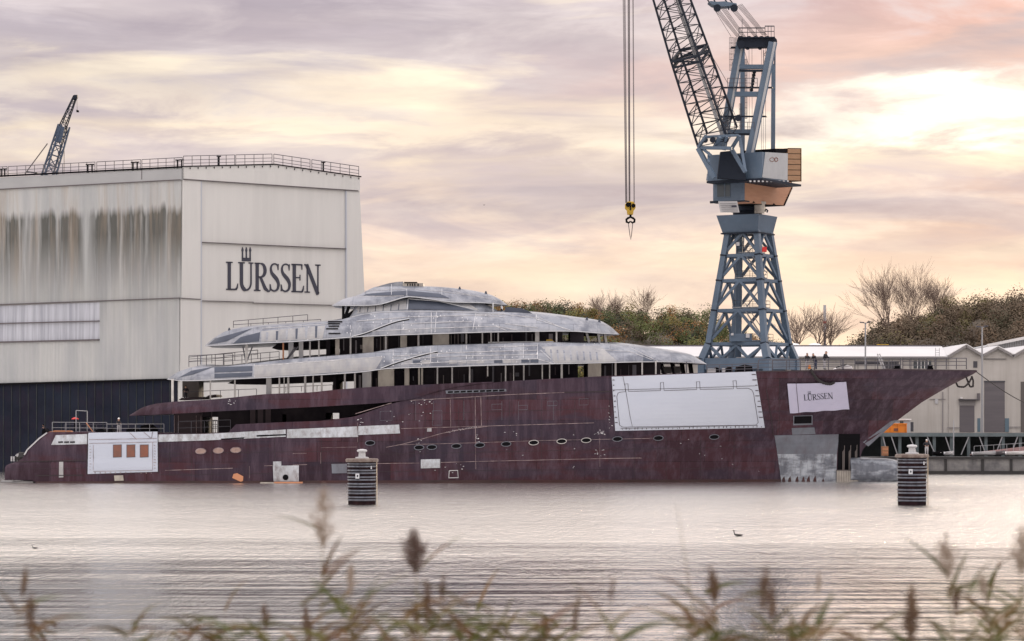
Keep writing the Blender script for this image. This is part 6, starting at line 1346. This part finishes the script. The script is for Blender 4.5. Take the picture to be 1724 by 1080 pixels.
# ------------------------------------------------------------------ mooring dolphins
def dolphin(px, D, ytop, rad_, label, seed):
    c = P(px, 0, D); sc = F/D; zt = CH-(ytop-HY)/sc; t = thing('mooring_dolphin', (c.x, D, 0), label, 'mooring dolphin', 'steel mooring dolphins')
    o_ = Vector((c.x, D, 0)); n = 40; h = zt-.32; prof = [(rad_*.99, -.8), (rad_*.99, .06)]; k = 6; base = .42
    pitch = (h-base)/(k-.35)
    for i in range(k):
        z0 = base+pitch*i
        for dz, rr in ((-.08, .985), (-.02, 1.035), (.12, 1.05), (.18, .985), (.22, .985), (.27, 1.035), (.40, 1.035), (.46, .975)): prof.append((rad_*rr, min(h, z0+dz*pitch/.74)))
    prof = [(rad_*.98, -.8), (rad_*.98, h)]; q = MB(); q.lathe(o_, prof, n); q.build('pile_shell', 'pile_steel', t, smooth=True)
    for i in range(k):
        for zz in (base+pitch*i, base+pitch*i+.30*pitch/.74):
            if zz > h-.1: continue
            q = MB(); q.lathe(o_, [(rad_*.975, zz-.085), (rad_*1.03, zz-.06), (rad_*1.055, zz), (rad_*1.03, zz+.06), (rad_*.975, zz+.085)], n); q.build('rib', 'pile_rib', t, smooth=True)
    q = MB(); q.lathe(o_, [(rad_*1.13, h), (rad_*1.17, h+.06), (rad_*1.17, h+.22), (rad_*1.10, h+.30), (.2, h+.34)], n); q.build('cap_plate', 'pile_cap', t, smooth=True)
    q = MB(); q.lathe(o_, [(.60, h+.32), (.58, h+.42), (.32, h+.46), (.29, h+.85), (.44, h+.92), (.46, h+1.02), (.38, h+1.10), (.1, h+1.15)], 22); q.build('mooring_bollard', 'off_white', t, smooth=True)
    q = MB(); q.bar(o_+Vector((rad_*1.08, -.25, -.3)), o_+Vector((rad_*1.06, -.25, h)), .07, .12); q.build('rubbing_strip', 'pile_strip', t)
    q = MB(); y = -rad_*1.06; q.box(c.x-.5, c.x-.16, D+y-.03, D+y+.05, h-1.45, h-1.0); pl = q.build('number_plate', 'alloy_edge', t); q = MB(); q.box(c.x-.38, c.x-.27, D+y-.05, D+y-.03, h-1.30, h-1.14); q.build('plate_mark', 'black', pl)
    q = MB(); q.box(c.x+rad_*.66, c.x+rad_*.74, D-rad_*.82, D-rad_*.76, h-.62, h-.34); q.build('step_iron', 'alloy_edge', t)
dolphin(609.5, 228, 772, 1.25, 'striped dark steel dolphin standing in front of the middle of the yacht', 1); dolphin(1535.5, 226.5, 764.5, 1.27, 'striped dark steel dolphin with a rusty cap in front of the bow', 2)
# ------------------------------------------------------------------ people
def skin_mesh(name, V, E, rads, mats, pick, parent, root_i=0):
    me = bpy.data.meshes.new(name+'_sk'); me.from_pydata([Vector(v) for v in V], E, []); o = bpy.data.objects.new(name+'_sk', me); COL.objects.link(o)
    md = o.modifiers.new('s', 'SKIN'); sb = o.modifiers.new('u', 'SUBSURF'); sb.levels = 1; sb.render_levels = 1
    if not me.skin_vertices: me.skin_vertices.new()
    for i, sv in enumerate(me.skin_vertices[0].data): r = rads[i]; sv.radius = r if isinstance(r, tuple) else (r, r); sv.use_root = (i == root_i)
    dg = bpy.context.evaluated_depsgraph_get(); dg.update(); m2 = bpy.data.meshes.new_from_object(o.evaluated_get(dg)); bpy.data.objects.remove(o)
    m2.name = name; m2.materials.clear()
    for mm_ in mats: m2.materials.append(M[mm_])
    for p in m2.polygons: p.material_index = pick(p.center); p.use_smooth = True
    off = Vector(parent['wloc']); 
    ob = bpy.data.objects.new(name, m2); COL.objects.link(ob); ob.parent = parent; ob['wloc'] = tuple(off); return ob
def person(base, label, facing=0., top='cloth_dark', legs='cloth_blue', lean=0., arms='down', head='black', helmet=None, seed=0, H=1.78):
    s = H/1.78; t = thing('person', tuple(base), label, 'person'); R = Matrix.Rotation(facing, 3, 'Z')
    J = {}; V = []; E = []; Rr = []
    def add(n, p, r, par=None):
        J[n] = len(V); V.append(p); Rr.append(r)
        if par: E.append((J[par], J[n]))
    L_ = lean
    def up(x, y, z):      # bend the trunk forward about the hips (forward = -y)
        if z < .95: return (x, y, z)
        h = z-.95; return (x, y*math.cos(L_)-h*math.sin(L_), .95+h*math.cos(L_)-y*0)
    add('pelvis', (0, 0, .95), (.15, .11)); add('waist', up(0, 0, 1.10), (.14, .10), 'pelvis'); add('chest', up(0, 0, 1.32), (.17, .12), 'waist'); add('neckb', up(0, 0, 1.48), (.075, .07), 'chest'); add('neck', up(0, -.01, 1.55), .055, 'neckb'); add('head', up(0, -.03, 1.64), (.085, .10), 'neck'); add('crown', up(0, -.02, 1.75), (.065, .08), 'head')
    for sd_n, sg in (('l', 1), ('r', -1)):
        add('hip'+sd_n, (sg*.10, 0, .90), .095, 'pelvis'); add('knee'+sd_n, (sg*.12, -.03-.03*sg*((seed % 3)-1), .50), .062, 'hip'+sd_n); add('ankle'+sd_n, (sg*.13, .02, .09), .045, 'knee'+sd_n); add('toe'+sd_n, (sg*.15, -.15, .04), .04, 'ankle'+sd_n)
        add('sh'+sd_n, up(sg*.20, 0, 1.43), .062, 'chest')
        if arms == 'down': el_, wr = (sg*.25, .02, 1.14), (sg*.25, -.10, .90)
        elif arms == 'hips': el_, wr = (sg*.40, .05, 1.20), (sg*.20, -.10, 1.06)
        else: el_, wr = (sg*.27, -.16, 1.20), (sg*.20, -.42, 1.12)
        el_, wr = up(*el_), (up(*wr) if arms != 'down' else up(*wr)); add('el'+sd_n, el_, .043, 'sh'+sd_n); add('wr'+sd_n, wr, .028, 'el'+sd_n)
        d = (Vector(wr)-Vector(el_)).normalized(); w = Vector((0, 1, 0)).cross(d).normalized() if abs(d.y) < .9 else Vector((1, 0, 0)); f = d.cross(w)
        pm = Vector(wr)+d*.06; add('palm'+sd_n, tuple(pm), (.034, .016), 'wr'+sd_n)
        for k, (o_, ln) in enumerate(((-.030, .062), (-.010, .074), (.010, .070), (.030, .054))):
            k0 = pm+d*.035+w*o_; add(f'f{k}{sd_n}', tuple(k0), .010, 'palm'+sd_n); add(f'g{k}{sd_n}', tuple(k0+d*ln*.55), .009, f'f{k}{sd_n}'); add(f'h{k}{sd_n}', tuple(k0+d*ln*.9+f*.018), .008, f'g{k}{sd_n}')
        th = Vector(wr)+d*.03-w*.03*sg; add('th'+sd_n, tuple(th), .011, 'palm'+sd_n); add('ti'+sd_n, tuple(th+d*.035-w*.02*sg), .009, 'th'+sd_n)
    W_ = [tuple(R @ (Vector(v)*s)) for v in V]; hd_ = Vector(W_[J['head']]); wrists = [Vector(W_[J['wrl']]), Vector(W_[J['wrr']])]
    nk = Vector(W_[J['neckb']]); hipz = .93*s
    def pick(c):
        if (c-hd_).length < .17*s and c.z > nk.z-.02: return 2
        if min((c-w_).length for w_ in wrists) < .16*s and c.z < 1.3 and min((c-w_).length for w_ in wrists) > 0 and any((c-Vector(W_[J['palm'+k_]])).length < .12 for k_ in 'lr'): return 2
        if c.z < .09*s: return 3
        return 0 if c.z > hipz else 1
    ob = skin_mesh('body', W_, E, [((r[0]*s*1.6, r[1]*s*1.6) if isinstance(r, tuple) else r*s*(1.6 if r > .03 else 1)) for r in Rr], [top, legs, 'skin', 'black'], pick, t)
    b0 = Vector(base); hc = b0+hd_+Vector((0, 0, .055*s)); q = MB()
    fw = R @ Vector((0, -1, 0))
    if helmet:
        q.lathe(hc, [(.150, -.0), (.145, .02), (.125, .03), (.12, .09), (.085, .14), (.01, .16)], 14); q.build('helmet', helmet, t, smooth=True)
    else: q.lathe(hc+fw*-.02, [(.098, -.06), (.108, 0), (.10, .06), (.07, .10), (.01, .118)], 12); q.build('hair' if head == 'bark' else 'cap', head, t, smooth=True)
    q = MB(); e = b0+hd_; rt = R @ Vector((1, 0, 0)); q.tube([e+fw*.085+Vector((0, 0, .02)), e+fw*.115+Vector((0, 0, -.015))], [.012, .018], 6)
    q.build('nose', 'skin', t); q = MB()
    for sg in (-1, 1): q.tube([e+fw*.088+rt*.032*sg+Vector((0, 0, .03)), e+fw*.096+rt*.032*sg+Vector((0, 0, .03))], .010, 6)
    q.tube([e+fw*.088-rt*.022+Vector((0, 0, -.04)), e+fw*.092+rt*.022+Vector((0, 0, -.04))], .006, 5); q.build('face_detail', 'black', t)
    return t
zd = lambda px, py, D: P(px, py, D)
person(zd(1358.5, 622.5, 304.5), 'person in a dark jacket at the bow rail, left one of three', .3, 'cloth_dark', 'cloth_grey', .1, 'front', seed=1, H=1.95); person(zd(1373, 622.5, 304.3), 'person in a dark jacket bending at the bow rail, middle of three', -.9, 'cloth_dark', 'cloth_blue', .5, 'front', seed=2, H=2.0)
person(zd(1388, 622.5, 304.6), 'person in dark top and pale trousers at the bow rail, right one of three', 1.0, 'cloth_dark', 'cloth_grey', .25, 'front', seed=0, H=2.2)
q = MB(); b_ = P(1363, 621.5, 304); q.lathe(b_, [(.16, 0), (.18, .1), (.12, .4), (.03, .45)], 10); tag(q.build('work_bag', 'jacket_orange'), 'small orange bag at the feet of the left bow worker', 'bag')
person(zd(312.5, 674, 305.5), 'person in black standing alone on the upper aft deck under the silver roof', .4, 'cloth_dark', 'cloth_dark', 0, 'hips', seed=1, H=1.7)
person(zd(200, 729, 304), 'person with a white helmet standing on the low aft deck', .2, 'cloth_dark', 'cloth_grey', .1, 'front', helmet='white', seed=0, H=1.72)
person(zd(1560, 765.5, 346.8), 'person with a white helmet and pale trousers on the pontoon below the sheds', .0, 'cloth_dark', 'cloth_grey', .0, 'hips', helmet='white', seed=2, H=2.0)
person(zd(76, 731, 304.5), 'person in black crouching forward at the very stern of the yacht', -.8, 'cloth_dark', 'cloth_dark', .6, 'front', seed=1, H=1.2)
um = thing('red_parasol', tuple(P(124.5, 728, 304)), 'small red work parasol on the aft deck', 'parasol'); q = MB(); q.bar(P(125.5, 728, 304), P(125.5, 705, 304), .09); q.build('pole', 'black', um)
q = MB(); q.lathe(P(126.5, 706, 304), [(.45, -.02), (.42, .06), (.2, .18), (.02, .22)], 12); q.build('canopy', 'red', um)
# ------------------------------------------------------------------ birds
def grebe(px, py, L_, label, D=None):
    D = F*CH/(py-HY); t = thing('water_bird', tuple(P(px, py, D)), label, 'bird'); k = L_/.5
    V = [(0, 0, .05), (-.12, 0, .06), (-.19, 0, .10), (-.205, 0, .19), (-.215, 0, .27), (-.245, 0, .295), (-.30, 0, .288), (.14, 0, .05), (.24, 0, .075), (-.205, 0, .315)]
    E = [(0, 1), (1, 2), (2, 3), (3, 4), (4, 5), (5, 6), (0, 7), (7, 8), (4, 9)]; r = [(.085, .06), (.075, .055), .032, .022, .03, .020, .006, (.07, .05), (.03, .012), .014]
    skin_mesh('body', [tuple(Vector(v)*k) for v in V], E, [((a[0]*k, a[1]*k) if isinstance(a, tuple) else a*k) for a in r], ['bird'], lambda c: 0, t)
    b_ = MB(); o_ = P(px, py, D); b_.tube([o_+Vector((-.27, 0, .288))*k, o_+Vector((-.345, 0, .278))*k], [.010*k, .002], 5); b_.build('beak', 'rust_brown', t)
grebe(1243, 903, .66, 'dark grebe swimming on the pale water below the bow'); grebe(59, 924, .36, 'tiny dark bird far left on the pale water')
# a bird far off in the sky
t = thing('flying_bird', tuple(P(815, 345.5, 420)), 'tiny dark bird flying between the hall and the hook', 'bird'); q = MB(); c = P(815, 345.5, 420); q.tube([c+Vector((-.15, 0, 0)), c, c+Vector((.18, 0, .02))], [.02, .05, .01], 6); q.build('body', 'bird', t); q = MB(); q.add([c, c+Vector((.05, .05, 0)), c+Vector((-.24, -.05, .05)), c+Vector((.1, -.1, 0)), c+Vector((.26, -.15, .04))], [(0, 1, 2), (0, 4, 3)]); q.build('wing', 'bird', t)
# ------------------------------------------------------------------ reeds on the near bank
BZ = lambda y: IP(y, prof)
R = random.Random(77)
def blade(mb, p, d, L_, w, bend, n=7):
    p = Vector(p); d = Vector(d).normalized(); s = d.cross(Vector((0, 1, 0))).normalized(); a = R.uniform(-.7, .7); s = (s+Vector((0, a, 0))).normalized(); vs = []
    q_ = p.copy(); dd = d.copy()
    for i in range(n+1):
        t = i/n; ww = w*(math.sin(math.pi*min(1, .25+t*.75))**.8)*(1-t*.15)+.0008; ww = w*(1-t)**.6*min(1, .5+3*t)+.0006
        vs += [q_-s*ww/2, q_+s*ww/2]; dd = (dd+Vector((d.x*.3*bend, 0, -bend))*(1/n)).normalized(); q_ = q_+dd*L_/n
    mb.add(vs, [(2*i, 2*i+1, 2*i+3, 2*i+2) for i in range(n)])
def plume(mb, p, d, L_, wd, n=240, droop=.5):
    p = Vector(p); d = Vector(d).normalized()
    for k in range(n):
        t = R.random(); base = p+d*L_*t; a = R.uniform(0, 6.28); sp_ = wd*(math.sin(math.pi*(.12+.8*t))**1.)*R.uniform(.2, 1); u = Vector((math.cos(a), math.sin(a)*.6, 0)); tip = base+u*sp_+d*R.uniform(.02, .10)-Vector((0, 0, droop*R.uniform(0, .06)))
        s = Vector((R.gauss(0, 1), R.gauss(0, 1), R.gauss(0, 1))).normalized()*.0035; m_ = (base+tip)/2+s; mb.add([base, m_, tip, (base+tip)/2-s], [(0, 1, 2, 3)])
        c_ = tip; e = .007; mb.add([c_, c_+Vector((e, 0, e)), c_+Vector((0, 0, 2.6*e)), c_-Vector((e, 0, -e))], [(0, 1, 2, 3)])
def reed(px, ytop, D, label, head=None, leaves=4, lean=0., pl=.28, pw=.075, stem='reed_stem', leafm='reed_leaf', pn=240, hy=None):
    top_ = P(px, ytop, D); z0 = BZ(D); base = Vector((top_.x-lean*(top_.z-z0), D, z0)); t = thing('reed', tuple(base), label, 'reed')
    mid = base.lerp(top_, .6)+Vector((-lean*.15, 0, 0)); q = MB(); q.tube([base, base.lerp(mid, .5), mid, mid.lerp(top_, .5), top_], [.006, .006, .005, .004, .0015], 5); q.build('stem', stem, t)
    d = (top_-mid).normalized()
    if head: q = MB(); plume(q, top_-d*pl, d, pl, pw, pn); q.build('seed_head', head, t)
    q = MB()
    for k in range(leaves):
        tt = R.uniform(.62, .93); p = base.lerp(mid, tt/.6) if tt < .6 else mid.lerp(top_, (tt-.6)/.4); sg = R.choice([-1, 1]); blade(q, p, (sg*R.uniform(.3, .9), R.uniform(-.3, .3), R.uniform(.5, 1)), R.uniform(.25, .5), R.uniform(.014, .03), R.uniform(.3, 1.4))
    if leaves: q.build('leaves', leafm, t)
reed(545, 838, 17, 'pale feathery reed plume in front of the left dolphin, tallest one on the left', 'reed_plume', 5, .02, .34, .10, pn=170)
reed(697, 912, 17, 'brown drooping reed plume left of the middle of the water', 'reed_plume_dark', 5, -.05, .22, .11, pn=330)
reed(1139, 850, 16, 'single thin bare reed stalk leaning left in front of the crane reflection', None, 2, -.14)
reed(1200, 975, 15, 'thick brown reed tuft below the bow', 'reed_brown', 12, -.1, .16, .05, pn=120)
reed(1592, 922, 17, 'pale blurred reed plume right of the centre of the right dolphin', 'reed_plume', 5, -.08, .22, .10, pn=170)
reed(1622, 940, 16, 'leafy reed stalk between the pale right plumes', None, 7, -.12)
reed(1722, 905, 16, 'pale reed plume cut by the right edge of the picture', 'reed_plume', 6, .05, .24, .10, pn=160)
reed(1655, 985, 15, 'reddish reed stalk with dark leaves at lower right', 'reed_plume', 8, -.12, .12, .03, stem='reed_brown', pn=60)
reed(1300, 1010, 15, 'dark brown reed tuft at the bottom, right of the crane reflection', 'reed_brown', 9, .03, .14, .03, pn=80)
reed(1030, 1000, 15, 'thin reddish reed pair left of the crane reflection', 'reed_brown', 6, .08, .08, .01, pn=40)
reed(1378, 985, 16, 'slim upright reed at the bottom right of the crane reflection', 'reed_plume', 4, .06, .08, .015, pn=40)
reed(590, 975, 15, 'green leafy reed below the left dolphin', 'reed_plume', 9, .02, .1, .02)
reed(745, 990, 15, 'dark leafy reed right of the brown plume', 'reed_brown', 9, .05, .1, .02, pn=60)
reed(1535, 1015, 14, 'thick brown reed tuft at the bottom under the right dolphin', 'reed_brown', 6, .02, .24, .05, pn=300)
reed(40, 985, 15, 'leaning green and red reed at the lower left corner', 'reed_brown', 5, .12, .08, .015)
rb = MB(); rh = MB()
for k in range(290):
    px = R.uniform(-60, 1790); dens = IP(px, [(0, .35), (120, .2), (250, .3), (420, .7), (560, 1), (620, .6), (760, .9), (900, .7), (960, .2), (1100, .25), (1190, .9), (1310, .8), (1370, .2), (1480, .3), (1560, .8), (1724, .9)])
    if R.random() > dens: continue
    D = R.uniform(13, 21); yt = 1018+R.uniform(0, 72)-75*(dens > .75)*R.random()**2; tp2 = P(px, yt, D); z0 = BZ(D); ln = R.uniform(-.15, .15); base = Vector((tp2.x-ln*2, D, z0)); mid = base.lerp(tp2, .6)+Vector((ln*.2, 0, 0))
    rb.tube([base, mid, mid.lerp(tp2, .6), tp2], [.006, .005, .003, .001], 4)
    for j in range(R.randint(2, 5)):
        p = mid.lerp(tp2, R.uniform(.1, .95)); sg = R.choice([-1, 1]); blade(rb, p, (sg*R.uniform(.2, 1.1), R.uniform(-.3, .3), R.uniform(.3, 1)), R.uniform(.18, .42), R.uniform(.018, .042), R.uniform(.2, 1.6))
    if R.random() < .06: rh.cur = 0; d = (tp2-mid).normalized(); plume(rh, tp2-d*.16, d, .16, R.uniform(.02, .05), 70)
tag(rb.build('reed_bed', 'reed_leaf'), 'low mass of green and brown reed leaves along the bottom edge', 'reeds', kind='stuff')
tag(rh.build('reed_tufts', 'reed_brown'), 'low brown reed seed tufts along the bottom edge', 'reeds', kind='stuff')
# ------------------------------------------------------------------ tidy helper properties
for o in bpy.data.objects:
    if 'wloc' in o: del o['wloc']
